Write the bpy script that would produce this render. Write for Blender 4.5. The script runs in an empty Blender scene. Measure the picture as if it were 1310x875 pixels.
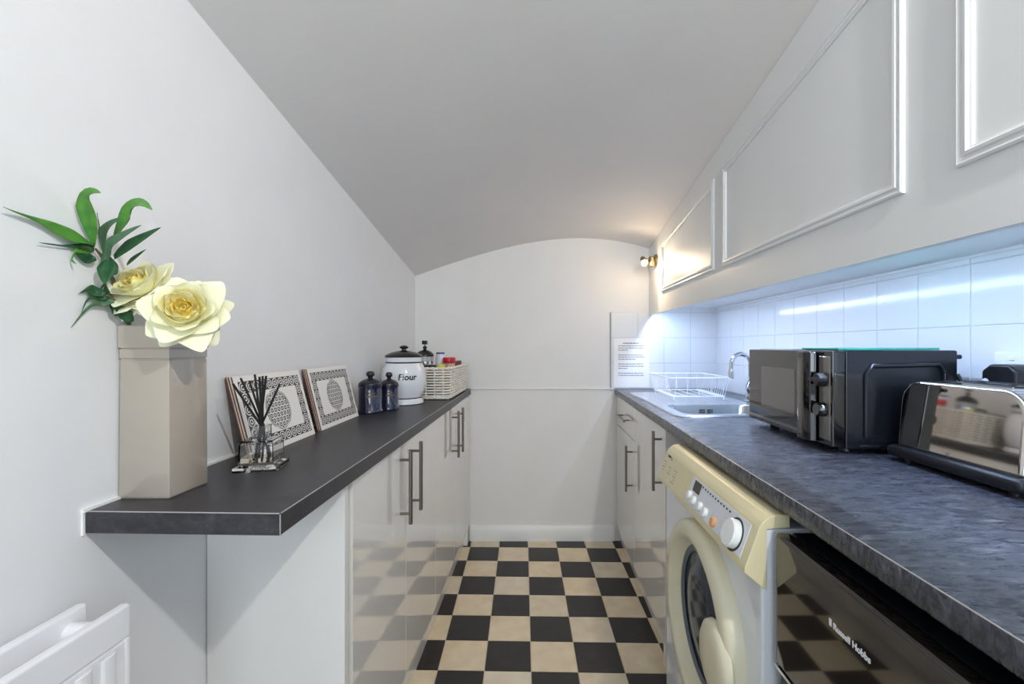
import bpy, bmesh, math, random
import numpy as np
from mathutils import Vector, Matrix, Quaternion

random.seed(7)
SC = bpy.context.scene
COL = SC.collection
PI = math.pi
CAMZ = 1.14

# ------------------------------------------------------------------ camera
cam_d = bpy.data.cameras.new('camera')
cam = bpy.data.objects.new('camera', cam_d)
COL.objects.link(cam)
cam.location = (0, 0, CAMZ)
cam.rotation_euler = (PI / 2, 0, 0)
cam_d.sensor_width = 36.0
cam_d.lens = 36.0 * 583.0 / 1310.0
cam_d.shift_x = -35.0 / 1310.0
cam_d.shift_y = 5.0 / 1310.0
cam_d.clip_start = 0.02
SC.camera = cam

# ------------------------------------------------------------------ world, lights, exposure
w = bpy.data.worlds.new('world')
SC.world = w
w.use_nodes = True
w.node_tree.nodes['Background'].inputs[0].default_value = (0.75, 0.85, 1.0, 1)
w.node_tree.nodes['Background'].inputs[1].default_value = 0.4

SC.view_settings.view_transform = 'Standard'
SC.view_settings.look = 'None'
SC.view_settings.gamma = 1.0
SC.view_settings.exposure = 0.22
SC.view_settings.use_curve_mapping = False
SC.cycles.max_bounces = 14
SC.cycles.diffuse_bounces = 8
SC.cycles.use_denoising = True


def area_light(name, loc, direction, sx, sy, power, color):
    d = bpy.data.lights.new(name, 'AREA')
    d.shape = 'RECTANGLE'
    d.size = sx
    d.size_y = sy
    d.energy = power
    d.color = color
    o = bpy.data.objects.new(name, d)
    COL.objects.link(o)
    o.location = loc
    o.rotation_euler = Vector(direction).to_track_quat('-Z', 'Y').to_euler()
    return o


# bluish fill light added behind the camera, standing in for an unseen window
area_light('fill_daylight', (0.15, -2.52, 1.55), (0, 1, -0.05), 1.35, 1.35, 30, (0.76, 0.88, 1.0))
# small ceiling spotlight behind the camera that throws the worktop's shadow
CEIL_SPOT = Vector((0.58, -0.19, 2.02))
pd = bpy.data.lights.new('ceiling_spot_light', 'SPOT')
pd.energy = 41
pd.color = (1.0, 0.965, 0.93)
pd.shadow_soft_size = 0.022
pd.spot_size = math.radians(150)
pd.spot_blend = 0.9
po = bpy.data.objects.new('ceiling_spot_light', pd)
COL.objects.link(po)
po.location = CEIL_SPOT
po.rotation_euler = Vector((-0.45, 0.75, -0.6)).to_track_quat('-Z', 'Y').to_euler()

# ------------------------------------------------------------------ helpers: objects
ORG = {}


def clean(s):
    return s


def tag(o, label=None, cat=None, group=None, kind=None):
    if label:
        o['label'] = label
    if cat:
        o['category'] = cat
    if group:
        o['group'] = group
    if kind:
        o['kind'] = kind
    return o


def thing(name, label, cat, loc=(0, 0, 0), group=None):
    o = bpy.data.objects.new(name, None)
    COL.objects.link(o)
    o.empty_display_size = 0.05
    o.location = loc
    ORG[o] = Vector(loc)
    return tag(o, label, cat, group)


class MB:
    """collects shapes in one bmesh, world coordinates"""

    def __init__(self):
        self.bm = bmesh.new()
        self.bev = False

    def box(self, x0, x1, y0, y1, z0, z1, bev=0.0, seg=2):
        t = bmesh.new()
        bmesh.ops.create_cube(t, size=1.0)
        for v in t.verts:
            v.co = Vector(((x0 + x1) / 2 + v.co.x * (x1 - x0), (y0 + y1) / 2 + v.co.y * (y1 - y0),
                           (z0 + z1) / 2 + v.co.z * (z1 - z0)))
        if bev > 0:
            self.bev = True
            bmesh.ops.bevel(t, geom=t.edges[:], offset=bev, segments=seg, profile=0.5, affect='EDGES')
        self.merge(t)
        return self

    def merge(self, t, mat=None):
        if mat is not None:
            bmesh.ops.transform(t, matrix=mat, verts=t.verts)
        m = bpy.data.meshes.new('tmp')
        t.to_mesh(m)
        t.free()
        self.bm.from_mesh(m)
        bpy.data.meshes.remove(m)

    def prism(self, poly, axis, a, b, bev=0.0, seg=2):
        """poly: 2D points; axis x -> (y,z), y -> (x,z), z -> (x,y)"""
        t = bmesh.new()

        def P(p, k):
            if axis == 'x':
                return (k, p[0], p[1])
            if axis == 'y':
                return (p[0], k, p[1])
            return (p[0], p[1], k)
        lo = [t.verts.new(P(p, a)) for p in poly]
        hi = [t.verts.new(P(p, b)) for p in poly]
        n = len(poly)
        t.faces.new(lo)
        t.faces.new(hi[::-1])
        for i in range(n):
            t.faces.new((lo[i], hi[i], hi[(i + 1) % n], lo[(i + 1) % n]))
        bmesh.ops.recalc_face_normals(t, faces=t.faces)
        if bev > 0:
            self.bev = True
            bmesh.ops.bevel(t, geom=t.edges[:], offset=bev, segments=seg, profile=0.5, affect='EDGES')
        self.merge(t)
        return self

    def quad(self, a, b, c, d):
        vs = [self.bm.verts.new(p) for p in (a, b, c, d)]
        self.bm.faces.new(vs)
        return self

    def tube(self, pts, r, n=8, closed=False):
        pts = [Vector(p) for p in pts]
        N = len(pts)
        rs = r if isinstance(r, (list, tuple)) else [r] * N
        tang = []
        for i in range(N):
            if closed:
                d = pts[(i + 1) % N] - pts[i - 1]
            else:
                d = pts[min(i + 1, N - 1)] - pts[max(i - 1, 0)]
            tang.append(d.normalized())
        up = Vector((0, 0, 1))
        if abs(tang[0].dot(up)) > 0.9:
            up = Vector((1, 0, 0))
        nrm = (up - tang[0] * up.dot(tang[0])).normalized()
        rings = []
        for i in range(N):
            nrm = (nrm - tang[i] * nrm.dot(tang[i])).normalized()
            bi = tang[i].cross(nrm)
            rings.append([self.bm.verts.new(pts[i] + (nrm * math.cos(2 * PI * k / n) + bi * math.sin(2 * PI * k / n)) * rs[i])
                          for k in range(n)])
        for i in range(N if closed else N - 1):
            A, B = rings[i], rings[(i + 1) % N]
            for k in range(n):
                self.bm.faces.new((A[k], A[(k + 1) % n], B[(k + 1) % n], B[k]))
        if not closed:
            self.bm.faces.new(rings[0][::-1])
            self.bm.faces.new(rings[-1])
        return self

    def cyl(self, p0, p1, r, n=16):
        return self.tube([p0, p1], r, n)

    def lathe(self, prof, c, axis='z', n=32, cap=True):
        """prof: (radius, height) pairs about an axis through c"""
        c = Vector(c)
        rings = []
        for (r, h) in prof:
            ring = []
            if r < 1e-6:
                q = Vector((0, 0, h)) if axis == 'z' else (Vector((h, 0, 0)) if axis == 'x' else Vector((0, h, 0)))
                ring = [self.bm.verts.new(c + q)]
            else:
                for k in range(n):
                    a = 2 * PI * k / n
                    u, v = r * math.cos(a), r * math.sin(a)
                    q = (u, v, h) if axis == 'z' else ((h, u, v) if axis == 'x' else (v, h, u))
                    ring.append(self.bm.verts.new(c + Vector(q)))
            rings.append(ring)
        for A, B in zip(rings[:-1], rings[1:]):
            if len(A) == 1 and len(B) == 1:
                continue
            if len(A) == 1:
                for k in range(n):
                    self.bm.faces.new((A[0], B[(k + 1) % n], B[k]))
            elif len(B) == 1:
                for k in range(n):
                    self.bm.faces.new((A[k], A[(k + 1) % n], B[0]))
            else:
                for k in range(n):
                    self.bm.faces.new((A[k], A[(k + 1) % n], B[(k + 1) % n], B[k]))
        if cap:
            for R in (rings[0], rings[-1]):
                if len(R) > 2:
                    self.bm.faces.new(R)
        return self

    def grid(self, P):
        """P: rows of points"""
        V = [[self.bm.verts.new(p) for p in row] for row in P]
        for i in range(len(V) - 1):
            for j in range(len(V[0]) - 1):
                self.bm.faces.new((V[i][j], V[i][j + 1], V[i + 1][j + 1], V[i + 1][j]))
        return self

    def build(self, name, m, parent=None, smooth=35, recalc=True, mats=None):
        bm = self.bm
        if recalc:
            bmesh.ops.recalc_face_normals(bm, faces=bm.faces)
        if parent is not None:
            org = ORG[parent]
        else:
            xs = [v.co for v in bm.verts]
            org = Vector(((min(p.x for p in xs) + max(p.x for p in xs)) / 2,
                          (min(p.y for p in xs) + max(p.y for p in xs)) / 2, min(p.z for p in xs)))
        for v in bm.verts:
            v.co -= org
        me = bpy.data.meshes.new(name)
        bm.to_mesh(me)
        bm.free()
        if smooth:
            for p in me.polygons:
                p.use_smooth = True
            me.set_sharp_from_angle(angle=math.radians(smooth))
        me.materials.append(m)
        o = bpy.data.objects.new(name, me)
        COL.objects.link(o)
        ORG[o] = org.copy()
        if parent is not None:
            o.parent = parent
        else:
            o.location = org
        if self.bev and smooth:
            wn = o.modifiers.new('weighted_normals', 'WEIGHTED_NORMAL')
            wn.keep_sharp = True
            wn.weight = 100
        return o


def structure(o, label=None):
    o['kind'] = 'structure'
    if label:
        o['label'] = label
    return o


def text_mb(body, size, mat, bold=0.0, shear=0.0, depth=0.0004, align='LEFT', bend=None):
    cu = bpy.data.curves.new('letters', 'FONT')
    cu.body = body
    cu.size = size
    cu.offset = bold
    cu.shear = shear
    cu.extrude = depth
    cu.align_x = align
    cu.resolution_u = 3
    o = bpy.data.objects.new('letters', cu)
    COL.objects.link(o)
    dg = bpy.context.evaluated_depsgraph_get()
    me = bpy.data.meshes.new_from_object(o.evaluated_get(dg))
    bpy.data.objects.remove(o)
    b = MB()
    b.bm.from_mesh(me)
    bpy.data.meshes.remove(me)
    for v in b.bm.verts:
        v.co = (mat @ v.co) if bend is None else bend(v.co)
    return b


# ------------------------------------------------------------------ helpers: materials
MAT = {}


def rgb(h):
    """sRGB hex -> linear"""
    h = h.lstrip('#')
    out = []
    for i in (0, 2, 4):
        c = int(h[i:i + 2], 16) / 255
        out.append(c / 12.92 if c <= 0.04045 else ((c + 0.055) / 1.055) ** 2.4)
    return tuple(out) + (1,)


def material(name, color, rough=0.5, metal=0.0, var=0.0, scale=20.0, bump=0.0, bscale=None, spec=0.5, coat=0.0,
             trans=0.0, ior=1.45, sub=0.0, stretch=None, emit=None, estr=0.0, color2=None, aniso=0.0, detail=4):
    m = bpy.data.materials.new(name)
    m.use_nodes = True
    nt = m.node_tree
    b = nt.nodes['Principled BSDF']
    c = rgb(color) if isinstance(color, str) else tuple(color) + (1,)
    b.inputs['Base Color'].default_value = c
    b.inputs['Roughness'].default_value = rough
    b.inputs['Metallic'].default_value = metal
    b.inputs['Specular IOR Level'].default_value = spec
    b.inputs['Coat Weight'].default_value = coat
    b.inputs['Coat Roughness'].default_value = 0.03
    b.inputs['Transmission Weight'].default_value = trans
    b.inputs['IOR'].default_value = ior
    if sub:
        b.inputs['Subsurface Weight'].default_value = sub
        b.inputs['Subsurface Radius'].default_value = (0.01, 0.009, 0.006)
    if emit:
        b.inputs['Emission Color'].default_value = rgb(emit) if isinstance(emit, str) else tuple(emit) + (1,)
        b.inputs['Emission Strength'].default_value = estr
    tc = nt.nodes.new('ShaderNodeTexCoord')
    mp = nt.nodes.new('ShaderNodeMapping')
    if stretch:
        mp.inputs['Scale'].default_value = stretch
    nt.links.new(tc.outputs['Object'], mp.inputs['Vector'])
    if var or color2:
        n = nt.nodes.new('ShaderNodeTexNoise')
        n.inputs['Scale'].default_value = scale
        n.inputs['Detail'].default_value = detail
        nt.links.new(mp.outputs['Vector'], n.inputs['Vector'])
        r = nt.nodes.new('ShaderNodeValToRGB')
        c2 = (rgb(color2) if isinstance(color2, str) else tuple(color2) + (1,)) if color2 else tuple(max(0, x * (1 - var)) for x in c[:3]) + (1,)
        c1 = c if color2 else tuple(min(1, x * (1 + var * 0.5)) for x in c[:3]) + (1,)
        r.color_ramp.elements[0].position = 0.3
        r.color_ramp.elements[1].position = 0.7
        r.color_ramp.elements[0].color = c2
        r.color_ramp.elements[1].color = c1
        nt.links.new(n.outputs['Fac'], r.inputs['Fac'])
        nt.links.new(r.outputs['Color'], b.inputs['Base Color'])
    if bump:
        n2 = nt.nodes.new('ShaderNodeTexNoise')
        n2.inputs['Scale'].default_value = bscale or scale
        n2.inputs['Detail'].default_value = 3
        nt.links.new(mp.outputs['Vector'], n2.inputs['Vector'])
        bp = nt.nodes.new('ShaderNodeBump')
        bp.inputs['Strength'].default_value = bump
        bp.inputs['Distance'].default_value = 0.002
        nt.links.new(n2.outputs['Fac'], bp.inputs['Height'])
        nt.links.new(bp.outputs['Normal'], b.inputs['Normal'])
    MAT[name] = m
    return m


def worktop_material(name, dark, mid, light, rough):
    m = bpy.data.materials.new(name)
    m.use_nodes = True
    nt = m.node_tree
    b = nt.nodes['Principled BSDF']
    b.inputs['Roughness'].default_value = rough
    tc = nt.nodes.new('ShaderNodeTexCoord')
    mp = nt.nodes.new('ShaderNodeMapping')
    mp.inputs['Rotation'].default_value = (0, 0, math.radians(28))
    mp.inputs['Scale'].default_value = (1.0, 3.6, 1.6)
    nt.links.new(tc.outputs['Object'], mp.inputs['Vector'])
    n1 = nt.nodes.new('ShaderNodeTexNoise')
    n1.inputs['Scale'].default_value = 24
    n1.inputs['Detail'].default_value = 9
    n1.inputs['Roughness'].default_value = 0.68
    n1.inputs['Distortion'].default_value = 0.9
    nt.links.new(mp.outputs['Vector'], n1.inputs['Vector'])
    r = nt.nodes.new('ShaderNodeValToRGB')
    e = r.color_ramp.elements
    e[0].position = 0.34
    e[0].color = rgb(dark)
    e[1].position = 0.78
    e[1].color = rgb(light)
    k = e.new(0.56)
    k.color = rgb(mid)
    nt.links.new(n1.outputs['Fac'], r.inputs['Fac'])
    n2 = nt.nodes.new('ShaderNodeTexNoise')
    n2.inputs['Scale'].default_value = 190
    n2.inputs['Detail'].default_value = 2
    nt.links.new(tc.outputs['Object'], n2.inputs['Vector'])
    mx = nt.nodes.new('ShaderNodeMix')
    mx.data_type = 'RGBA'
    mx.blend_type = 'OVERLAY'
    mx.inputs[0].default_value = 0.45
    nt.links.new(r.outputs['Color'], mx.inputs[6])
    nt.links.new(n2.outputs['Fac'], mx.inputs[7])
    nt.links.new(mx.outputs[2], b.inputs['Base Color'])
    bp = nt.nodes.new('ShaderNodeBump')
    bp.inputs['Strength'].default_value = 0.25
    bp.inputs['Distance'].default_value = 0.0012
    nt.links.new(n1.outputs['Fac'], bp.inputs['Height'])
    nt.links.new(bp.outputs['Normal'], b.inputs['Normal'])
    mr = nt.nodes.new('ShaderNodeMapRange')
    mr.inputs[3].default_value = rough - 0.08
    mr.inputs[4].default_value = rough + 0.12
    nt.links.new(n1.outputs['Fac'], mr.inputs[0])
    nt.links.new(mr.outputs[0], b.inputs['Roughness'])
    MAT[name] = m
    return m


material('wall_paint', '#eaebec', 0.6, var=0.02, scale=6, bump=0.25, bscale=45, spec=0.3)
material('back_wall_paint', '#e9e7e4', 0.6, var=0.02, scale=6, bump=0.3, bscale=30, spec=0.3)
material('ceiling_paint', '#e2e0de', 0.7, var=0.02, scale=4, bump=0.3, bscale=14, spec=0.2)
material('gloss_trim', '#e9e9e6', 0.35, var=0.02, scale=10)
material('cupboard_paint', '#e6e8e8', 0.42, var=0.015, scale=8, bump=0.1, bscale=80)
material('gloss_white', '#e9e6e1', 0.06, spec=0.6, coat=0.6)
material('matt_white_board', '#e3e2df', 0.4, var=0.01)
material('wall_tile_glaze', '#e4e6e8', 0.13, spec=0.5, bump=0.08, bscale=14)
material('grout', '#c9ccd0', 0.8)
material('floor_base', '#cfc3ae', 0.8)
material('cream_tile', '#e9d9bd', 0.34, scale=14, bump=0.12, bscale=60, color2='#d9c6a6')
material('cream_tile_grey', '#e2d7c3', 0.34, scale=12, bump=0.12, bscale=60, color2='#d3c4a9')
material('black_tile', '#2c2828', 0.36, var=0.25, scale=25, bump=0.15, bscale=60)
material('brushed_steel', '#8f8a84', 0.3, metal=1.0, bump=0.1, bscale=120, stretch=(1, 1, 0.05))
material('chrome', '#d5d8dc', 0.06, metal=1.0)
material('sink_steel', '#c9ccd0', 0.22, metal=1.0, bump=0.05, bscale=200, stretch=(1, 0.04, 1))
material('toaster_steel', '#d6d1ca', 0.045, metal=1.0)
material('black_plastic', '#16171a', 0.35)
material('black_gloss', '#0c0b0b', 0.05, spec=0.7, coat=0.5)
material('fridge_gloss', '#1b1613', 0.06, spec=0.75, coat=0.7, bump=0.06, bscale=5)
material('microwave_black', '#15171b', 0.22, spec=0.6)
material('microwave_door', '#1d1a18', 0.06, spec=0.8, coat=0.6)
material('microwave_window', '#6a645e', 0.12, spec=0.8, coat=0.6)
material('dark_void', '#050505', 0.8)
material('cream_plastic', '#d9cfa9', 0.32, var=0.04, scale=9)
material('door_plastic', '#d6d0b6', 0.28, var=0.04, scale=9)
material('washer_white', '#dadfe4', 0.12, spec=0.6, coat=0.4)
material('panel_grey', '#d3d8df', 0.35)
material('knob_white', '#e4e7e6', 0.25)
material('button_orange', '#d9a579', 0.4)
material('drum_glass', '#24323f', 0.12, spec=0.35)
material('gasket', '#5d646c', 0.4)
material('display_dark', '#3a3633', 0.2)
material('mark_dark', '#33302c', 0.6)
material('mark_grey', '#8b8678', 0.6)
material('vase_glaze', '#b9afa2', 0.12, spec=0.6, coat=0.5, scale=6, color2='#b1a698')
material('petal_outer', '#f5f3d9', 0.55, sub=0.1, scale=30, color2='#eeedc6', bump=0.2, bscale=60)
material('petal_mid', '#f5f0c4', 0.55, sub=0.1, scale=30, color2='#f0e7a2', bump=0.2, bscale=60)
material('petal_core', '#f7ea8c', 0.55, sub=0.1, scale=40, color2='#f0d766')
material('leaf_bright', '#5f9a3c', 0.45, scale=60, color2='#3f7d35', stretch=(1, 1, 1))
material('leaf_dark', '#2f6136', 0.42, scale=60, color2='#234a30')
material('leaf_grey', '#5d7f5d', 0.45, scale=60, color2='#44684c')
material('stem_brown', '#5d5a3c', 0.6)
material('glass', '#ffffff', 0.02, trans=1.0, ior=1.47)
material('diffuser_oil', '#f2ead2', 0.02, trans=1.0, ior=1.4)
material('reed_black', '#121113', 0.55)
material('mat_white', '#ece9e4', 0.35)
material('mat_print', '#2b2b30', 0.4)
material('mat_core', '#7a5038', 0.7, var=0.25, scale=60)
material('cobalt_glaze', '#1b1c38', 0.08, spec=0.7, coat=0.6, var=0.2, scale=18)
material('cobalt_lid', '#23222c', 0.25, spec=0.6)
material('gold_transfer', '#6d5a38', 0.4)
material('enamel_white', '#e6e8ec', 0.12, spec=0.6, coat=0.4)
material('enamel_black', '#232322', 0.2, spec=0.6)
material('wicker_white', '#f0ece4', 0.55, var=0.15, scale=50, color2='#ded6c8')
material('red_plastic', '#c2202c', 0.25)
material('jar_glass', '#c6a68c', 0.1, spec=0.6)
material('blue_plastic', '#31508f', 0.3)
material('pale_plastic', '#e3e4ee', 0.3)
material('yellow_plastic', '#d3d03a', 0.35)
material('clear_glass', '#f2f5f5', 0.03, trans=0.9)
material('teal_glass', '#3fae9b', 0.08, spec=0.8, var=0.1)
material('paper', '#f6f5f6', 0.7)
material('print_grey', '#8d8c92', 0.7)
material('wire_white', '#eef0f4', 0.3)
material('socket_white', '#f0f1f3', 0.25)
material('radiator_white', '#eeeef0', 0.3, var=0.01)
material('brass', '#8d8264', 0.3, metal=0.9)
material('bulb_warm', '#ffffff', 0.3, emit=(1.0, 0.72, 0.42), estr=420)
material('led_white', '#ffffff', 0.3, emit=(0.78, 0.88, 1.0), estr=14)
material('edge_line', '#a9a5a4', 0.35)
material('sealant', '#f0efeb', 0.4)
worktop_material('worktop_left', '#1e1d20', '#343338', '#504f55', 0.36)
worktop_material('worktop_right', '#2d2f37', '#43464f', '#93959d', 0.26)  # colours raised and blued to carry the LED strip's cool light


# ------------------------------------------------------------------ geometry of the room
def WLX(y):
    return -0.676 - 0.0202 * y          # left wall, slightly out of square


def CUPX(y):
    return 0.685 - 0.0155 * y           # face of the wall cupboards


def WTX(y):
    return 0.404 + 0.0135 * y           # front edge of the right worktop


RWX = 1.043
BWY = 2.678
_pp = np.array([(-.7326, 1.5506), (-.4185, 1.653), (-.1768, 1.722), (.004, 1.758), (.125, 1.770), (.282, 1.7716), (.427, 1.758), (.5466, 1.7376), (.6385, 1.7137)])
_cf = np.polyfit(_pp[:, 0], _pp[:, 1], 3)


def CZ(x, y):
    xx = min(max(x, -0.80), 0.70)
    z = float(np.polyval(_cf, xx))
    if x > 0.70:
        z -= (x - 0.70) * 0.42
    s = 0.145 + 0.022 * (min(max(x, -0.7), 0.65) + 0.7) / 1.35
    return z + s * (BWY - y)


HT = 0.8897   # worktop height
TH = 0.034

# walls
b = MB()
ys = [2.74, 2.0, 1.2, 0.4, -0.6, -1.6, -2.66]
for y0, y1 in zip(ys[:-1], ys[1:]):
    vs = []
    for off in (0.0, -0.08):
        for yy in (y0, y1):
            for z in (-0.06, CZ(WLX(yy), yy) + 0.012):
                vs.append(b.bm.verts.new((WLX(yy) + off, yy, z)))
    a0, a1, a2, a3, c0, c1, c2, c3 = vs
    for f in ((a0, a1, a3, a2), (c0, c2, c3, c1), (a1, c1, c3, a3), (a0, a2, c2, c0)):
        b.bm.faces.new(f)
structure(b.build('wall_left', MAT['wall_paint']), 'white painted plaster wall on the vase side')

b = MB()
prof = [(-0.82, -0.06)] + [(-0.82 + i * (1.93 / 40), CZ(-0.82 + i * (1.93 / 40), BWY) + 0.012) for i in range(41)] + [(1.11, -0.06)]
b.prism(prof, 'y', BWY, BWY + 0.08)
wall_back = structure(b.build('wall_back', MAT['back_wall_paint']), 'white end wall under the arched ceiling')

b = MB()
for y0, y1 in zip(ys[:-1], ys[1:]):
    vs = []
    for off in (0.0, 0.08):
        for yy in (y0, y1):
            for z in (-0.06, CZ(RWX, yy) + 0.012):
                vs.append(b.bm.verts.new((RWX + off, yy, z)))
    a0, a1, a2, a3, c0, c1, c2, c3 = vs
    for f in ((a0, a1, a3, a2), (c0, c2, c3, c1), (a1, c1, c3, a3), (a0, a2, c2, c0)):
        b.bm.faces.new(f)
wall_right = structure(b.build('wall_right', MAT['wall_paint']), 'wall behind the sink side worktop')

# front wall (behind the camera) with a window opening added for the fill light
b = MB()
FY0, FY1 = -2.70, -2.60
top = 2.75
b.box(-0.80, -0.56, FY0, FY1, -0.06, top)
b.box(0.86, 1.13, FY0, FY1, -0.06, top)
b.box(-0.56, 0.86, FY0, FY1, -0.06, 0.85)
b.box(-0.56, 0.86, FY0, FY1, 2.25, top)
structure(b.build('wall_front', MAT['wall_paint']), 'wall with an added window behind the viewer')
b = MB()
for (x0, x1, z0, z1) in ((-.56, -.51, .85, 2.25), (.81, .86, .85, 2.25), (-.51, .81, .85, .90), (-.51, .81, 2.20, 2.25), (.13, .17, .90, 2.20)):
    b.box(x0, x1, -2.69, -2.63, z0, z1, 0.004)
structure(b.build('added_window', MAT['gloss_trim']), 'white window frame added unseen behind the viewer')  # unseen frame, added to go with the fill light

# ceiling
b = MB()
nx, ny = 40, 24
P = []
for j in range(ny + 1):
    y = 2.70 - j * (5.36 / ny)
    P.append([(-0.83 + i * (1.94 / nx), y, CZ(-0.83 + i * (1.94 / nx), y)) for i in range(nx + 1)])
b.grid(P)
b.grid([[(p[0], p[1], p[2] + 0.08) for p in row] for row in P])
structure(b.build('ceiling', MAT['ceiling_paint'], smooth=60), 'sloping arched white ceiling')

# floor and its tiles
b = MB()
b.box(-0.85, 1.12, -2.68, 2.74, -0.08, -0.0035)
floor = structure(b.build('floor', MAT['floor_base']), 'floor of black and cream squares')


def tile_pt(i, j):
    """corner (i,j) of the slightly skewed chequer grid: i across, j away"""
    x0 = 0.0269 + 0.1643 * i
    y0 = 1.596 + 0.1637 * j
    return (x0 - 0.0348 * y0, y0 - 0.022 * x0 + 0.0)


for i in range(-4, 4):
    for j in range(-26, 7):
        c = [tile_pt(i, j), tile_pt(i + 1, j), tile_pt(i + 1, j + 1), tile_pt(i, j + 1)]
        if min(p[1] for p in c) > 2.655 or min(p[1] for p in c) < -2.55:
            continue
        cx = sum(p[0] for p in c) / 4
        cy = sum(p[1] for p in c) / 4
        g = 0.0014
        q = []
        for (x, y) in c:
            q.append((x - g * (1 if x > cx else -1), min(y - g * (1 if y > cy else -1), 2.664)))
        b = MB()
        b.prism(q, 'z', -0.0045, 0.0)
        black = (i + j) % 2 == 1
        mm = 'black_tile' if black else ('cream_tile' if random.random() < .6 else 'cream_tile_grey')
        o = b.build('floor_tile', MAT[mm], floor, smooth=0)

# skirting on the back wall
b = MB()
sk = [(2.6775, 0.0), (2.659, 0.0), (2.659, 0.062), (2.662, 0.068), (2.664, 0.078), (2.669, 0.086), (2.6775, 0.089)]
b.prism(sk, 'x', -0.405, 0.437)
structure(b.build('baseboard_back', MAT['gloss_trim']), 'white moulded skirting across the end wall')
# ledge line across the back wall
b = MB()
b.box(-0.39, 0.432, 2.668, 2.6775, 0.884, 0.8925, 0.002)
structure(b.build('trim_1', MAT['back_wall_paint']), 'thin ledge across the end wall at worktop height')
# bead of sealant along the left worktop
b = MB()
b.prism([(WLX(.685) + 0.006, .685), (WLX(2.66) + 0.006, 2.66), (WLX(2.66) - 0.002, 2.66), (WLX(.685) - 0.002, .685)], 'z', HT - 0.001, HT + 0.004)
b.box(WLX(.685) - 0.002, WLX(.685) + 0.003, 0.686, 0.6895, HT - 0.036, HT + 0.003)
structure(b.build('trim_2', MAT['sealant']), 'white sealant bead where worktop meets wall')

# wall tiles
TZ = [0.8905 + 0.1485 * k for k in range(4)]
TXE = [1.041 - 0.155 * k for k in range(5)]


def wall_tile_back(x0, x1, z0, z1):
    m = MB()
    m.box(x0 + .0012, x1 - .0012, BWY - 0.0065, BWY + 0.001, z0 + .0012, z1 - .0012, 0.0012, 1)
    m.build('wall_tile', MAT['wall_tile_glaze'], wall_back)


b = MB()
b.box(TXE[4] - .002, 1.0425, BWY - 0.0045, BWY + .001, .875, 1.3365)
b.box(0.66, 1.0425, BWY - 0.0045, BWY + .001, 1.3365, 1.372)
b.build('grout', MAT['grout'], wall_back)
b = MB()
b.box(TXE[4] - .005, TXE[4] - .0015, BWY - 0.007, BWY + .001, .8905, 1.3375)
b.build('edge_strip', MAT['mark_grey'], wall_back)
for k in range(4):
    for r in range(3):
        wall_tile_back(TXE[k + 1], TXE[k], TZ[r], TZ[r + 1])
    if TXE[k] > 0.72:
        wall_tile_back(max(TXE[k + 1], 0.665), TXE[k], TZ[3], 1.372)
b = MB()
b.box(RWX - 0.0045, RWX + .001, -0.3, BWY - .0066, .875, 1.352)
b.build('grout', MAT['grout'], wall_right)
yy = [2.6705, 2.614]
while yy[-1] > -0.2:
    yy.append(yy[-1] - 0.1518)
for y1, y0 in zip(yy[:-1], yy[1:]):
    for r in range(4):
        z0 = TZ[r]
        z1 = TZ[r + 1] if r < 3 else 1.352
        m = MB()
        m.box(RWX - 0.0065, RWX + 0.001, y0 + .0011, y1 - .0011, z0 + .0011, z1 - .0011, 0.0012, 1)
        m.build('wall_tile', MAT['wall_tile_glaze'], wall_right)

# ------------------------------------------------------------------ left run: worktop, cabinets, end panel
LF = -0.39


def LFX(y):
    return -0.387 - 0.0075 * (y - 0.68)


b = MB()
b.prism([(WLX(.69) + .001, .690), (LFX(.68), .681), (LFX(2.672), 2.672), (WLX(2.672) + .001, 2.672)], 'z', HT - TH, HT, 0.0025, 3)
tag(b.build('worktop', MAT['worktop_left'], smooth=40), 'dark slate effect worktop along the left wall under the vase', 'worktop')



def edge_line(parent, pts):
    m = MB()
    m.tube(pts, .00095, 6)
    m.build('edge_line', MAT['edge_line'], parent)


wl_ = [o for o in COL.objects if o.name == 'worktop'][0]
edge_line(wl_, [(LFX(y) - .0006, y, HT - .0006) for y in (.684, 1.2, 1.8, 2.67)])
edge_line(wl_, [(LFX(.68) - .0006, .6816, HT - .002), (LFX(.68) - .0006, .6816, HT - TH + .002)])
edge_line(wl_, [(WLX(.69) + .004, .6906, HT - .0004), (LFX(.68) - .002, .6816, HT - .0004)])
CT = HT - TH - 0.0005    # top of the carcasses


def bar_handle(parent, x, y, z0, z1, side):
    """vertical T bar handle; side = +1 when it stands off towards +x"""
    m = MB()
    bx = x + side * 0.031
    m.cyl((bx, y, z0), (bx, y, z1), 0.006, 12)
    for z in (z0 + 0.03, z1 - 0.03):
        m.cyl((x - side * 0.0005, y, z), (bx, y, z), 0.0042, 10)
    return m.build('handle', MAT['brushed_steel'], parent)


DXL = -0.410    # door faces, left


def left_unit(y0, y1, label):
    t = thing('base_cabinet', label, 'cabinet', (-0.55, (y0 + y1) / 2, 0.10), 'gloss base cabinets under the left worktop')
    m = MB()
    m.box(-0.675, DXL - 0.019, y0 + .001, y1 - .001, 0.10, CT)
    m.build('body', MAT['matt_white_board'], t)
    ym = (y0 + y1) / 2
    for (a, c, hy) in ((y0, ym, ym - 0.058), (ym, y1, ym + 0.058)):
        m = MB()
        m.box(DXL - 0.018, DXL, a + .0015, c - .0015, 0.105, CT - 0.004, 0.0012, 2)
        d = m.build('door', MAT['gloss_white'], t)
        bar_handle(d, DXL, hy, 0.616, 0.834, 1)
    return t


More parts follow.
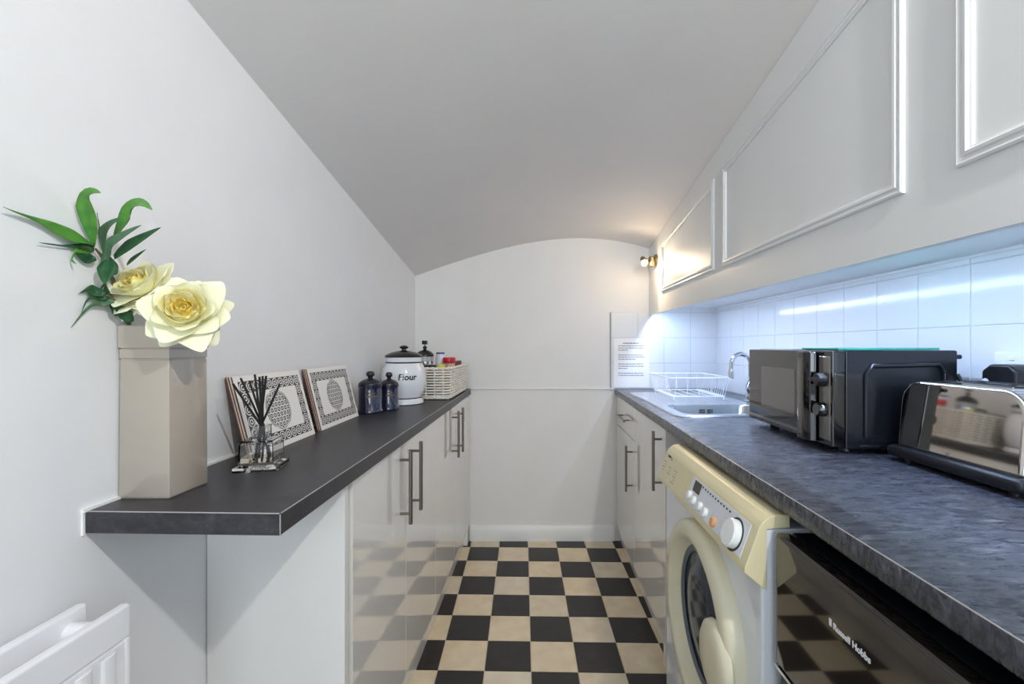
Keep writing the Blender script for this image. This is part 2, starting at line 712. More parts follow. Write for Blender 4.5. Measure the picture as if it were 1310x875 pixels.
left_unit(1.0, 1.8, 'white gloss double cabinet beside the end panel with paired steel bar handles')
left_unit(1.8, 2.6, 'white gloss double cabinet by the end wall below the wicker basket')
b = MB()
b.box(-0.675, DXL - 0.001, 2.6012, 2.6755, 0.0, CT)
tag(b.build('filler_panel', MAT['gloss_white'], smooth=0), 'narrow white filler between left cabinets and end wall', 'panel')
t = thing('end_panel', 'white board end panel closing the left cabinets under the worktop overhang', 'panel', (-0.55, 0.96, 0))
b = MB()
b.prism([(WLX(.95) + .002, .950), (DXL + .004, .950), (DXL + .004, .968), (WLX(.968) + .002, .968)], 'z', 0.0, CT, 0.001, 1)
b.build('board', MAT['matt_white_board'], t)
b = MB()
b.box(-0.66, DXL - 0.008, 0.9685, 0.9985, 0.0, CT)
b.build('filler_strip', MAT['gloss_white'], t)
b = MB()
b.box(-0.452, -0.434, 1.0, 2.600, 0.0, 0.098)
tag(b.build('plinth', MAT['gloss_white'], smooth=0), 'long white kickboard under the left cabinets', 'plinth')

# ------------------------------------------------------------------ right run: worktop with sink cut-out
SX0, SX1, SY0, SY1 = 0.478, 0.905, 1.605, 2.42     # sink outline
BX0, BX1, BY0, BY1 = 0.525, 0.875, 1.655, 1.915     # bowl


def wt_piece(m, y0, y1, xa=None, xb=None):
    m.prism([(WTX(y0) if xa is None else xa, y0), (RWX - .0075 if xb is None else xb, y0),
             (RWX - .0075 if xb is None else xb, y1), (WTX(y1) if xa is None else xa, y1)], 'z', HT - TH, HT)


b = MB()
YN, YFAR = -0.32, 2.6705
e = 0.004
hole = (BX0 - e, BX1 + e, BY0 - e, BY1 + e)
# outer ring with hole as one clean mesh
for z in (HT, HT - TH):
    o_ = [(WTX(YN), YN), (RWX - .0075, YN), (RWX - .0075, YFAR), (WTX(YFAR), YFAR)]
    h_ = [(hole[0], hole[2]), (hole[1], hole[2]), (hole[1], hole[3]), (hole[0], hole[3])]
    ov = [b.bm.verts.new((x, y, z)) for x, y in o_]
    hv = [b.bm.verts.new((x, y, z)) for x, y in h_]
    for k in range(4):
        b.bm.faces.new((ov[k], ov[(k + 1) % 4], hv[(k + 1) % 4], hv[k]))
    if z == HT:
        T1, T2 = ov, hv
    else:
        for k in range(4):
            b.bm.faces.new((T1[k], T1[(k + 1) % 4], ov[(k + 1) % 4], ov[k]))
            b.bm.faces.new((T2[k], T2[(k + 1) % 4], hv[(k + 1) % 4], hv[k]))
fe = [ed for ed in b.bm.edges if all(abs(v.co.x - WTX(v.co.y)) < 1e-5 for v in ed.verts) and abs(ed.verts[0].co.z - ed.verts[1].co.z) < 1e-6]
bmesh.ops.recalc_face_normals(b.bm, faces=b.bm.faces)
bmesh.ops.bevel(b.bm, geom=fe, offset=0.003, segments=3, profile=0.5, affect='EDGES')
wr_ = tag(b.build('worktop', MAT['worktop_right'], smooth=40), 'long slate effect worktop holding the sink, microwave and toaster', 'worktop')

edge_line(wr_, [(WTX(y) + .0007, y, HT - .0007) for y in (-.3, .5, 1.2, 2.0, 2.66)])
# sink
t = thing('sink', 'inset stainless steel sink and drainer in the right worktop', 'sink', (0.69, 2.0, HT))
b = MB()
Z0, Z1 = HT + 0.0003, HT + 0.0035
o_ = [(SX0, SY0), (SX1, SY0), (SX1, SY1), (SX0, SY1)]
h_ = [(BX0, BY0), (BX1, BY0), (BX1, BY1), (BX0, BY1)]


def rrect(x0, x1, y0, y1, r, n=6):
    out = []
    for (cx, cy, a0) in ((x1 - r, y1 - r, 0), (x0 + r, y1 - r, 90), (x0 + r, y0 + r, 180), (x1 - r, y0 + r, 270)):
        for k in range(n + 1):
            a = math.radians(a0 + 90 * k / n)
            out.append((cx + r * math.cos(a), cy + r * math.sin(a)))
    return out


def ring_face(m, A, B, za, zb):
    n = len(A)
    va = [m.bm.verts.new((p[0], p[1], za)) for p in A]
    vb = [m.bm.verts.new((p[0], p[1], zb)) for p in B]
    for k in range(n):
        m.bm.faces.new((va[k], va[(k + 1) % n], vb[(k + 1) % n], vb[k]))


OUT = rrect(SX0, SX1, SY0, SY1, 0.012)
OUT2 = rrect(SX0 + .004, SX1 - .004, SY0 + .004, SY1 - .004, 0.011)
INN = rrect(SX0 + .014, SX1 - .014, SY0 + .014, SY1 - .014, 0.010)
INB = rrect(BX0, BX1, BY0, BY1, 0.045)
ring_face(b, OUT, OUT2, Z0, Z1 + .0015)
ring_face(b, OUT2, INN, Z1 + .0015, Z1)
ring_face(b, INN, INB, Z1, Z1)
bmesh.ops.remove_doubles(b.bm, verts=b.bm.verts, dist=1e-5)
b.build('rim', MAT['sink_steel'], t, smooth=30)
b = MB()
lv = [(0.0, Z1), (0.004, Z1 - .006), (0.010, Z1 - .10), (0.03, Z1 - .125), (0.06, Z1 - .13)]
for (a, za), (c, zc) in zip(lv[:-1], lv[1:]):
    ring_face(b, rrect(BX0 + a, BX1 - a, BY0 + a, BY1 - a, 0.045), rrect(BX0 + c, BX1 - c, BY0 + c, BY1 - c, 0.045), za, zc)
vb = [b.bm.verts.new((p[0], p[1], Z1 - .13)) for p in rrect(BX0 + .06, BX1 - .06, BY0 + .06, BY1 - .06, 0.045)]
b.bm.faces.new(vb)
bmesh.ops.remove_doubles(b.bm, verts=b.bm.verts, dist=1e-5)
b.build('bowl', MAT['sink_steel'], t, smooth=50)
b = MB()
for gx in (0.682, 0.715):
    for i in range(3):
        b.box(gx - .009 + i * .009 - .0011, gx - .009 + i * .009 + .0011, BY1 - .0088, BY1 - .005, HT - .041, HT - .015)
    for i in range(3):
        b.box(gx - .011, gx + .011, BY1 - .0088, BY1 - .005, HT - .036 + i * .009, HT - .034 + i * .009)
b.build('overflow_grille', MAT['mark_dark'], t)
for i in range(13):
    x = SX0 + 0.045 + i * 0.0285
    b = MB()
    b.tube([(x, 1.96, Z1 - .0045), (x, 2.0, Z1 - .0030), (x, 2.36, Z1 - .0030), (x, 2.395, Z1 - .0045)], 0.0052, 10)
    b.build('drainer_ridge', MAT['sink_steel'], t)
b = MB()
b.lathe([(0.0, Z1 - .1295), (0.03, Z1 - .1295), (0.036, Z1 - .127), (0.04, Z1 - .1285)], (0.70, 1.785, 0), n=24)
b.build('drain', MAT['chrome'], t)

# tap
t = thing('tap', 'chrome swan neck mixer tap standing behind the sink', 'tap', (0.935, 2.03, HT))
b = MB()
TX, TY = 0.94, 2.03
b.lathe([(0.028, HT + .0008), (0.028, HT + .006), (0.021, HT + .012), (0.019, HT + .055), (0.014, HT + .06)], (TX, TY, 0), n=24)
b.build('base', MAT['chrome'], t)
b = MB()
pts = [(TX, TY, HT + .05), (TX, TY, HT + .12), (TX, TY, HT + .16)]
for k in range(1, 13):
    a = PI * k / 12
    pts.append((TX - 0.042 + 0.042 * math.cos(a), TY - 0.0 * k, HT + .172 + 0.042 * math.sin(a)))
pts += [(TX - .085, TY, HT + .145)]
b.tube(pts, 0.0095, 14)
b.build('spout', MAT['chrome'], t)
b = MB()
b.lathe([(0.0085, HT + .105), (0.0125, HT + .108), (0.0125, HT + .13), (0.0105, HT + .146), (0.0095, HT + .15)], (TX - .0855, TY, 0), n=18)
b.build('nozzle', MAT['chrome'], t)
b = MB()
b.tube([(TX - .012, TY - .01, HT + .045), (TX - .024, TY - .02, HT + .065), (TX - .026, TY - .035, HT + .085), (TX - .018, TY - .05, HT + .118)], [0.008, 0.0065, 0.006, 0.0075], 10)
b.build('lever', MAT['chrome'], t)

# dish rack
t = thing('dish_rack', 'white wire dish rack standing on the sink drainer', 'dish rack', (0.71, 2.2, HT + .005))
RX0, RX1, RY0, RY1 = 0.572, 0.855, 2.02, 2.38
RZ0, RZ1 = HT + 0.024, HT + 0.108


def rail(z, x0, x1, y0, y1, r, name):
    m = MB()
    m.tube([(p[0], p[1], z) for p in rrect(x0, x1, y0, y1, 0.02, 4)], r, 8, closed=True)
    m.build(name, MAT['wire_white'], t)


rail(RZ1, RX0, RX1, RY0, RY1, 0.0024, 'top_rail')
rail(RZ0, RX0 + .02, RX1 - .02, RY0 + .02, RY1 - .02, 0.0022, 'bottom_rail')


def wire(pts, r=0.0014):
    m = MB()
    m.tube(pts, r, 6)
    m.build('wire', MAT['wire_white'], t)


for k in range(5):      # long side uprights
    x = RX0 + .035 + k * (RX1 - RX0 - .07) / 4
    wire([(x, RY0, RZ1), (x, RY0 + .02, RZ0), (x, RY1 - .02, RZ0), (x, RY1, RZ1)])
for k in range(13):     # close plate wires at both ends
    y = RY0 + .03 + k * (RY1 - RY0 - .06) / 12
    wire([(RX1, y, RZ1), (RX1 - .022, y, RZ0), (RX1 - .06, y, RZ0)])
    wire([(RX0, y, RZ1), (RX0 + .022, y, RZ0), (RX0 + .05, y, RZ0)])
for (x, y) in ((RX0 + .03, RY0 + .02), (RX1 - .03, RY0 + .02), (RX0 + .03, RY1 - .02), (RX1 - .03, RY1 - .02)):
    m = MB()
    m.tube([(x, y, RZ0), (x, y, Z1 + .0055)], 0.0026, 8)
    m.build('foot', MAT['wire_white'], t)

# right cabinets
DXR = 0.452


def right_unit(name, label, y0, y1, drawer):
    t = thing(name, label, 'cabinet', (0.7, (y0 + y1) / 2, 0.075))
    m = MB()   # carcass around a hollow (sink bowl hangs inside)
    m.box(DXR + .019, 1.03, y0 + .001, y0 + .018, 0.075, CT)
    m.box(DXR + .019, 1.03, y1 - .018, y1 - .001, 0.075, CT)
    m.box(DXR + .019, 1.03, y0 + .018, y1 - .018, 0.075, 0.093)
    m.box(1.018, 1.03, y0 + .018, y1 - .018, 0.093, CT)
    m.build('body', MAT['matt_white_board'], t)
    if drawer:
        m = MB()
        m.box(DXR, DXR + .018, y0 + .0015, y1 - .0015, 0.688, CT - .004, 0.0012, 2)
        d = m.build('drawer', MAT['gloss_white'], t)
        m = MB()
        hz = 0.765
        ya, yb = y0 + .10, y0 + .33
        m.cyl((DXR - .031, ya, hz), (DXR - .031, yb, hz), 0.006, 12)
        for y in (ya + .03, yb - .03):
            m.cyl((DXR + .0005, y, hz), (DXR - .031, y, hz), 0.0042, 10)
        m.build('handle', MAT['brushed_steel'], d)
    m = MB()
    m.box(DXR, DXR + .018, y0 + .0015, y1 - .0015, 0.08, (0.684 if drawer else CT - .004), 0.0012, 2)
    d = m.build('door', MAT['gloss_white'], t)
    if drawer:
        bar_handle(d, DXR, y0 + .05, 0.432, 0.655, -1)
    else:
        bar_handle(d, DXR, y0 + .045, 0.605, 0.825, -1)
    return t


right_unit('base_cabinet', 'white gloss drawer cabinet below the paper notice by the end wall', 2.163, 2.662, True)
right_unit('base_cabinet', 'white gloss single door cabinet under the sink beside the washing machine', 1.64, 2.163, False)
b = MB()
b.box(DXR - .006, 1.03, 1.612, 1.6385, 0.0, CT, 0.001, 1)
tag(b.build('side_panel', MAT['gloss_white'], smooth=0), 'thin white panel standing between sink cabinet and washing machine', 'panel')
b = MB()
b.box(0.474, 0.49, 1.639, 2.658, 0.0, 0.0735)
tag(b.build('plinth', MAT['gloss_white'], smooth=0), 'short white kickboard under the right cabinets', 'plinth')

# ------------------------------------------------------------------ wall cupboards with applied mouldings
t = thing('wall_cupboard', 'white wall cupboard run with panel mouldings above the tiles', 'cupboard', (0.8, 1.3, 1.32))
CY0, CY1 = -0.06, 2.6765
N = 12
b = MB()


def cup_bottom(y):
    return 1.321 - 0.004 * (BWY - y)


rows = []
for k in range(N + 1):
    y = CY1 + (CY0 - CY1) * k / N
    x = CUPX(y)
    rows.append([(x, y, cup_bottom(y)), (x, y, CZ(x, y) - .002), (x + .018, y, CZ(x + .018, y) - .002), (x + .018, y, cup_bottom(y)), (x, y, cup_bottom(y))])
b.grid(rows)
for rr in (rows[0], rows[-1]):
    vs = [b.bm.verts.new(p) for p in rr[:4]]
    b.bm.faces.new(vs)
bmesh.ops.remove_doubles(b.bm, verts=b.bm.verts, dist=1e-5)
b.build('fascia', MAT['cupboard_paint'], t)
b = MB()
b.grid([[(CUPX(y) + .0182, y, 1.357 + .007 * (y / 2.6)), (RWX - .001, y, 1.357 + .007 * (y / 2.6))] for y in (CY0, CY1)])
b.grid([[(CUPX(y) + .0182, y, 1.375 + .007 * (y / 2.6)), (RWX - .001, y, 1.375 + .007 * (y / 2.6))] for y in (CY0, CY1)])
b.build('underside', MAT['cupboard_paint'], t)
b = MB()
b.prism([(CUPX(CY0) + .0185, 1.376), (RWX - .001, 1.376), (RWX - .001, CZ(RWX, CY0) - .003), (CUPX(CY0) + .0185, CZ(CUPX(CY0) + .0185, CY0) - .003)], 'y', CY0, CY0 + .016)
b.build('end_board', MAT['cupboard_paint'], t)


def moulding(y0, y1, zb, ztop0, ztop1):
    """picture-frame moulding on the fascia between y0 (near) and y1 (far)"""
    m = MB()
    prof = [(0, 0), (0, .008), (.0035, .0115), (.0075, .0095), (.0085, .006), (.0125, .006), (.0145, .012), (.0195, .013), (.0225, .008), (.026, .0065), (.026, 0)]
    rings = []
    sl = (ztop0 - ztop1) / (y0 - y1)
    for (u, h) in prof:
        cs = [(y0 + u, zb + u), (y1 - u, zb + u), (y1 - u, ztop1 - u - sl * u), (y0 + u, ztop0 - u + sl * u)]
        rings.append([m.bm.verts.new((CUPX(y) - h * .7, y, z)) for (y, z) in cs])
    for A, B in zip(rings[:-1], rings[1:]):
        for k in range(4):
            m.bm.faces.new((A[k], A[(k + 1) % 4], B[(k + 1) % 4], B[k]))
    m.build('panel_moulding', MAT['cupboard_paint'], t, smooth=20)


def ztp(y):
    return 1.677 + .131 * (2.4 - y)


moulding(-0.03, 0.7315, 1.425, ztp(-.03), ztp(.7315))
moulding(0.837, 1.633, 1.421, ztp(.837), ztp(1.633))
moulding(1.708, 2.404, 1.425, ztp(1.708), ztp(2.404))

# LED strip behind the fascia lip and its light
t = thing('led_strip', 'cool white strip of small lamps hidden under the wall cupboard lip', 'light', (0.69, 1.3, 1.34))
b = MB()
pa, pb = Vector((CUPX(.0) + .0225, .0, 1.338)), Vector((CUPX(2.62) + .0225, 2.62, 1.338))
b.prism([(pa.x, pa.y), (pa.x + .008, pa.y), (pb.x + .008, pb.y), (pb.x, pb.y)], 'z', 1.338, 1.3572)
b.build('channel', MAT['socket_white'], t)
b = MB()
for k in range(150):
    p = pa.lerp(pb, (k + .5) / 150)
    b.box(p.x + .0015, p.x + .0065, p.y - .003, p.y + .003, 1.3355, 1.3378)
o = b.build('lamp_row', MAT['led_white'], t, smooth=0)
o['kind'] = 'stuff'
pm = (pa + pb) / 2
ld = bpy.data.lights.new('led_light', 'AREA')
ld.shape = 'RECTANGLE'
ld.size = 0.006
ld.size_y = (pb - pa).length
ld.energy = 9.5
ld.color = (0.50, 0.66, 1.0)
lo = bpy.data.objects.new('led_light', ld)
COL.objects.link(lo)
lo.location = (pm.x + .004, pm.y, 1.3345)
zax = Vector((0.0, 0, 1)).normalized()
yax = (pb - pa)
yax.z = 0
yax.normalize()
yax = (yax - zax * yax.dot(zax)).normalized()
xax = yax.cross(zax)
lo.rotation_euler = Matrix((xax, yax, zax)).transposed().to_euler()

# wall spotlight on the fascia
t = thing('spotlight', 'small lit brass spotlight fixed high on the cupboard fascia by the end wall', 'light', (0.645, 2.51, 1.6))
fx = CUPX(2.51)
b = MB()
b.lathe([(0.0, .0), (0.030, .0), (0.032, -.004), (0.030, -.012), (0.012, -.016), (0.0, -.016)], (fx - .0005, 2.51, 1.612), axis='x', n=24)
b.build('base', MAT['brass'], t)
b = MB()
b.lathe([(0.0, .027), (0.012, .026), (0.018, .02), (0.018, -.022), (0.014, -.03), (0.0, -.032)], (fx - .028, 2.505, 1.605), axis='z', n=20)
b.build('swivel', MAT['brass'], t)
b = MB()
b.tube([(fx - .028, 2.505, 1.617), (fx - .072, 2.5, 1.617)], 0.0045, 10)
b.build('arm', MAT['brass'], t)
hd = Vector((0.02, -0.80, -0.62)).normalized()
hc = Vector((fx - .075, 2.498, 1.607))
q = hd.to_track_quat('Z', 'Y').to_matrix().to_4x4()
tm = MB()
tm.lathe([(0.0, -.034), (0.010, -.033), (0.014, -.026), (0.016, 0.0), (0.019, .02), (0.020, .026), (0.017, .026), (0.015, .016), (0.0, .014)], (0, 0, 0), n=20)
bmesh.ops.transform(tm.bm, matrix=Matrix.Translation(hc) @ q, verts=tm.bm.verts)
tm.build('lamp_head', MAT['brass'], t)
tm = MB()
tm.lathe([(0.0, .030), (0.008, .028), (0.0125, .022), (0.0125, .017), (0.0, .0165)], (0, 0, 0), n=16)
bmesh.ops.transform(tm.bm, matrix=Matrix.Translation(hc) @ q, verts=tm.bm.verts)
tm.build('bulb', MAT['bulb_warm'], t)
sd = bpy.data.lights.new('spotlight_light', 'SPOT')
sd.energy = 4.2
sd.color = (1.0, 0.78, 0.52)
sd.spot_size = math.radians(125)
sd.spot_blend = 0.35
sd.shadow_soft_size = 0.012
so = bpy.data.objects.new('spotlight_light', sd)
COL.objects.link(so)
so.location = hc + hd * 0.034
gd = bpy.data.lights.new('spotlight_glow', 'POINT')
gd.energy = 0.7
gd.color = (1.0, 0.74, 0.48)
gd.shadow_soft_size = 0.012
go = bpy.data.objects.new('spotlight_glow', gd)
COL.objects.link(go)
go.location = hc + hd * 0.048
so.rotation_euler = hd.to_track_quat('-Z', 'Y').to_euler()

# ceiling spotlight fitting behind the viewer (its lamp is set at the top)
t = thing('ceiling_spotlight', 'small brass ceiling spotlight behind the viewer', 'light', (CEIL_SPOT.x, CEIL_SPOT.y, CEIL_SPOT.z))
cz = CZ(CEIL_SPOT.x, CEIL_SPOT.y)
b = MB()
b.lathe([(0.0, cz + .002), (0.035, cz + .002), (0.035, cz - .014), (0.0, cz - .014)], (CEIL_SPOT.x + .02, CEIL_SPOT.y - .05, 0), n=20)
b.build('base', MAT['brass'], t)
b = MB()
b.tube([(CEIL_SPOT.x + .02, CEIL_SPOT.y - .05, cz - .012), (CEIL_SPOT.x + .02, CEIL_SPOT.y - .045, CEIL_SPOT.z + .03)], .005, 8)
b.tube([(CEIL_SPOT.x + .03, CEIL_SPOT.y - .06, CEIL_SPOT.z + .045), (CEIL_SPOT.x + .012, CEIL_SPOT.y - .026, CEIL_SPOT.z + .022)], [.02, .024], 16)
b.build('lamp_head', MAT['brass'], t)

# ------------------------------------------------------------------ paper notice
t = thing('paper_notice', 'white printed notice sheet fixed to the tiles above the drawer cabinet', 'notice', (0.54, 2.668, 0.9))
b = MB()
b.box(0.437, 0.643, 2.6695, 2.6705, 0.898, 1.186)
b.build('sheet', MAT['paper'], t, smooth=0)
b = MB()
random.seed(3)
zr = 1.152
lines = [(0.49, 0.585), None, (0.462, 0.612), (0.462, 0.612), (0.462, 0.52), None, None, (0.462, 0.606), (0.462, 0.616), (0.462, 0.565), None, None, (0.462, 0.606), (0.462, 0.612), (0.462, 0.515), None, None, (0.462, 0.606), (0.462, 0.612)]
for ln in lines:
    if ln:
        x = ln[0]
        while x < ln[1]:
            wl = random.uniform(.006, .02)
            b.box(x, min(x + wl, ln[1]), 2.6690, 2.6694, zr, zr + (.0065 if ln[0] > .47 else .0045))
            x += wl + .0026
        zr -= 0.0125 if ln[0] < .47 else .006
    else:
        zr -= 0.008
o = b.build('print', MAT['print_grey'], t, smooth=0)
o['kind'] = 'stuff'

# ------------------------------------------------------------------ washing machine
WX, WY0, WY1 = 0.385, 0.790, 1.385
t = thing('washing_machine', 'white washing machine with cream control panel and cream porthole door', 'washing machine', (0.68, 1.09, 0))
b = MB()
b.box(WX, 0.985, WY0, WY1, 0.012, 0.823, 0.006, 2)
b.build('body', MAT['washer_white'], t)
b = MB()
pz = [(.394, .715), (.354, .747), (.3555, .757), (.3805, .826), (.386, .834), (.398, .8445), (.412, .8475), (.434, .8475), (.434, .825), (.394, .822)]
b.prism(pz, 'y', WY0 - .002, WY1 - .022, 0.0025, 2)
cp = b.build('control_panel', MAT['cream_plastic'], t, smooth=25)


def face(y, s):
    """point on the sloping face: s 0 at the top crease, 1 at the lower lip"""
    return Vector((.3805 + (.3555 - .3805) * s, y, .826 + (.757 - .826) * s))


FN = Vector((-(.826 - .757), 0, (.3805 - .3555) * 1.0))
FN = Vector((-.069, 0, .025)).normalized()


def face_plate(m, y0, y1, s0, s1, h0, h1):
    A = [face(y0, s0), face(y1, s0), face(y1, s1), face(y0, s1)]
    lo = [m.bm.verts.new(p + FN * h0) for p in A]
    hi = [m.bm.verts.new(p + FN * h1) for p in A]
    m.bm.faces.new(lo)
    m.bm.faces.new(hi)
    for k in range(4):
        m.bm.faces.new((lo[k], lo[(k + 1) % 4], hi[(k + 1) % 4], hi[k]))


b = MB()
face_plate(b, .812, 1.115, .07, .93, 0, .0012)
b.build('display_panel', MAT['panel_grey'], cp, smooth=0)
b = MB()
face_plate(b, 1.052, 1.094, .12, .46, .001, .002)
b.build('display', MAT['display_dark'], cp, smooth=0)
b = MB()
for k in range(11):
    y = 1.043 - k * .0147
    face_plate(b, y - .0028, y + .0028, .13 + .002 * k, .18 + .002 * k, .0012, .0017)
o = b.build('marks', MAT['mark_dark'], cp, smooth=0)
o['kind'] = 'stuff'


def face_lathe(m, y, s, prof, n=24, sq=1.0):
    q = FN.to_track_quat('Z', 'Y').to_matrix().to_4x4()
    tmm = MB()
    tmm.lathe(prof, (0, 0, 0), n=n)
    for v in tmm.bm.verts:
        v.co.x *= sq
    bmesh.ops.transform(tmm.bm, matrix=Matrix.Translation(face(y, s)) @ q, verts=tmm.bm.verts)
    m.merge(tmm.bm)


b = MB()
face_lathe(b, .853, .56, [(.0, .001), (.031, .001), (.031, .0022), (.0, .0022)], 32)
b.build('dial_ring', MAT['mark_dark'], cp)
b = MB()
face_lathe(b, .853, .56, [(.0, .002), (.027, .002), (.0265, .013), (.024, .016), (.0, .0165)], 32)
b.build('knob', MAT['knob_white'], cp)
for (y, s, mm) in ((1.098, .66, 'knob_white'), (1.066, .70, 'knob_white'), (1.026, .70, 'knob_white'), (.992, .72, 'knob_white'), (.942, .74, 'button_orange')):
    b = MB()
    face_lathe(b, y, s, [(.0, .001), (.011, .001), (.0105, .006), (.008, .0085), (.0, .009)], 20)
    b.build('button', MAT[mm], cp)
b = MB()
random.seed(5)
for (y, n, s0) in ((1.335, 4, .34), (1.285, 3, .42), (1.235, 5, .38)):
    for k in range(n):
        face_plate(b, y - .009 + random.uniform(-.003, .003), y + .004, s0 + k * .11, s0 + k * .11 + .022, 0, .0004)
        if k % 2 == 0:
            face_plate(b, y + .009, y + .014, s0 + k * .11, s0 + k * .11 + .04, 0, .0004)
face_plate(b, 1.292, 1.302, .09, .17, 0, .0005)
b.build('drawer_marks', MAT['mark_grey'], cp, smooth=0)['kind'] = 'stuff'
b = MB()
face_plate(b, 1.306, 1.332, .05, .13, 0, .0006)
b.build('badge', MAT['mark_dark'], cp, smooth=0)
# porthole door
CY, CZZ = 1.06, .508
b = MB()
b.lathe([(.218, WX + .001), (.218, .368), (.214, .358), (.205, .352), (.186, .350), (.178, .3515), (.172, .357), (.156, .381), (.150, .384)], (0, CY, CZZ), axis='x', n=64, cap=False)
door = b.build('door', MAT['door_plastic'], t, smooth=50)
b = MB()
b.lathe([(.158, .3795), (.150, .376), (.143, .3785), (.141, .3825)], (0, CY, CZZ), axis='x', n=64, cap=False)
b.build('gasket', MAT['gasket'], door, smooth=50)
b = MB()
b.lathe([(.144, .3838), (.125, .3835), (.117, .381), (.10, .3755), (.06, .371), (.0, .3695)], (0, CY, CZZ), axis='x', n=64, cap=False)
b.build('glass', MAT['drum_glass'], door, smooth=50)
b = MB()
tmm = MB()
tmm.lathe([(.0, 0), (.074, 0), (.072, .010), (.062, .0165), (.03, .019), (.0, .0195)], (0, 0, 0), n=40)
q = Vector((-1, 0, 0)).to_track_quat('Z', 'Y').to_matrix().to_4x4()
for v in tmm.bm.verts:
    v.co.z *= 1.0
bmesh.ops.transform(tmm.bm, matrix=Matrix.Translation(Vector((.358, .912, .512))) @ q, verts=tmm.bm.verts)
b.merge(tmm.bm)
b.build('handle', MAT['door_plastic'], door, smooth=50)
for (y, z) in ((.955, .690), (1.285, .42)):
    b = MB()
    b.box(.3795, .3855, y - .006, y + .006, z - .005, z + .005)
    b.build('catch', MAT['mark_dark'], t)
for (x, y) in ((.42, .83), (.42, 1.345), (.94, .83), (.94, 1.345)):
    b = MB()
    b.lathe([(0, 0), (.02, 0), (.018, .0125), (0, .0125)], (x, y, 0), n=12)
    b.build('foot', MAT['black_plastic'], t)

# ------------------------------------------------------------------ fridge
FX = 0.400
t = thing('fridge', 'glossy black undercounter fridge beside the washing machine', 'fridge', (0.7, 0.5, 0))
b = MB()
b.box(FX + .03, 1.0, 0.225, 0.778, 0.01, 0.822, .004)
b.build('body', MAT['microwave_black'], t)
b = MB()
b.box(FX, FX + .027, 0.225, 0.776, 0.6035, 0.824, .007, 3)
dr = b.build('door', MAT['fridge_gloss'], t)
b = MB()
b.box(FX - .001, FX + .02, 0.226, 0.775, 0.597, 0.602, .001, 1)
b.build('trim_strip', MAT['chrome'], t)
b = MB()
b.box(FX + .003, FX + .027, 0.225, 0.776, 0.03, 0.568, .006, 3)
d2 = b.build('lower_door', MAT['fridge_gloss'], t)
b = MB()
b.box(FX + .004, FX + .02, 0.30, 0.765, 0.5685, 0.5955, .003, 2)
b.build('grip_recess', MAT['black_plastic'], t)
M4 = Matrix(((0, 0, -1, FX - .0002), (-1, 0, 0, .620), (0, 1, 0, .7555), (0, 0, 0, 1)))
b = text_mb('Russell Hobbs', 0.0122, M4, bold=.0003)
b.build('lettering', MAT['enamel_white'], dr, smooth=0)
b = MB()
b.box(FX - .0006, FX, .6235, .6285, .7555, .7655)
b.build('emblem', MAT['enamel_white'], dr, smooth=0)
for (x, y) in ((.49, .26), (.49, .74), (.96, .26), (.96, .74)):
    b = MB()
    b.lathe([(0, 0), (.016, 0), (.016, .0105), (0, .0105)], (x, y, 0), n=12)
    b.build('foot', MAT['black_plastic'], t)

# ------------------------------------------------------------------ microwave
MX, MY0, MY1, MZ0, MZ1 = .672, 1.045, 1.492, .903, 1.130
t = thing('microwave', 'black microwave oven with silver window and two dials on the worktop', 'microwave', (MX, MY0, HT))
b = MB()
b.box(MX + .03, .952, MY0, MY1, MZ0, MZ1, .004, 2)
b.build('body', MAT['microwave_black'], t)
b = MB()   # pressed panel on the visible side
pts = [(MX + .075, MZ0 + .028), (MX + .075, MZ1 - .055), (MX + .088, MZ1 - .036), (MX + .235, MZ1 - .032), (MX + .248, MZ1 - .048), (MX + .25, MZ1 - .10)]
b.tube([(p[0], MY0 - .0012, p[1]) for p in pts], .006, 10)
b.build('side_pressing', MAT['microwave_black'], t)
b = MB()
b.box(MX + .06, MX + .24, MY0 - .001, MY0 + .002, MZ0 + .006, MZ0 + .010)
b.build('base_trim', MAT['brushed_steel'], t)
b = MB()
b.box(MX, MX + .0295, MY0 + .098, MY1, MZ0 + .004, MZ1 - .001, .004, 2)
dm = b.build('door', MAT['microwave_door'], t)
b = MB()
b.box(MX - .0006, MX + .01, 1.208, 1.402, .957, 1.078)
b.build('window', MAT['microwave_window'], dm)
b = MB()
b.box(MX - .001, MX + .01, 1.15, 1.485, .918, .926)
b.build('door_trim', MAT['brushed_steel'], dm)
b = MB()
b.prism([(MX - .002, 1.102), (MX - .018, 1.106), (MX - .024, 1.122), (MX - .024, 1.150), (MX - .014, 1.164), (MX - .002, 1.168)], 'z', MZ0 + .006, MZ1 - .004, .003, 2)
b.build('handle', MAT['black_gloss'], dm, smooth=30)
b = MB()
b.prism([(MX - .0255, 1.134), (MX - .0235, 1.126), (MX - .0225, 1.126), (MX - .0225, 1.148), (MX - .0235, 1.148)], 'z', MZ0 + .02, MZ1 - .02)
b.build('handle_trim', MAT['brushed_steel'], dm)
b = MB()
b.box(MX, MX + .0295, MY0, MY0 + .0965, MZ0 + .004, MZ1 - .001, .004, 2)
cpn = b.build('control_panel', MAT['black_gloss'], t)
b = MB()
b.box(MX - .0012, MX + .004, MY0 + .007, MY0 + .052, MZ0 + .016, MZ1 - .014, .002, 1)
b.build('mirror_panel', MAT['microwave_window'], cpn)
for (zc, wide) in ((1.061, True), (.990, False)):
    b = MB()
    b.lathe([(.0, -.0195), (.013, -.0195), (.0155, -.016), (.017, -.001), (.0, -.001)], (MX - .001, MY0 + .031, zc), axis='x', n=28)
    if wide:
        b.box(MX - .026, MX - .016, MY0 + .008, MY0 + .055, zc - .004, zc + .004, .002, 2)
    b.build('knob', MAT['black_gloss'] if not wide else MAT['black_plastic'], cpn)
b = MB()
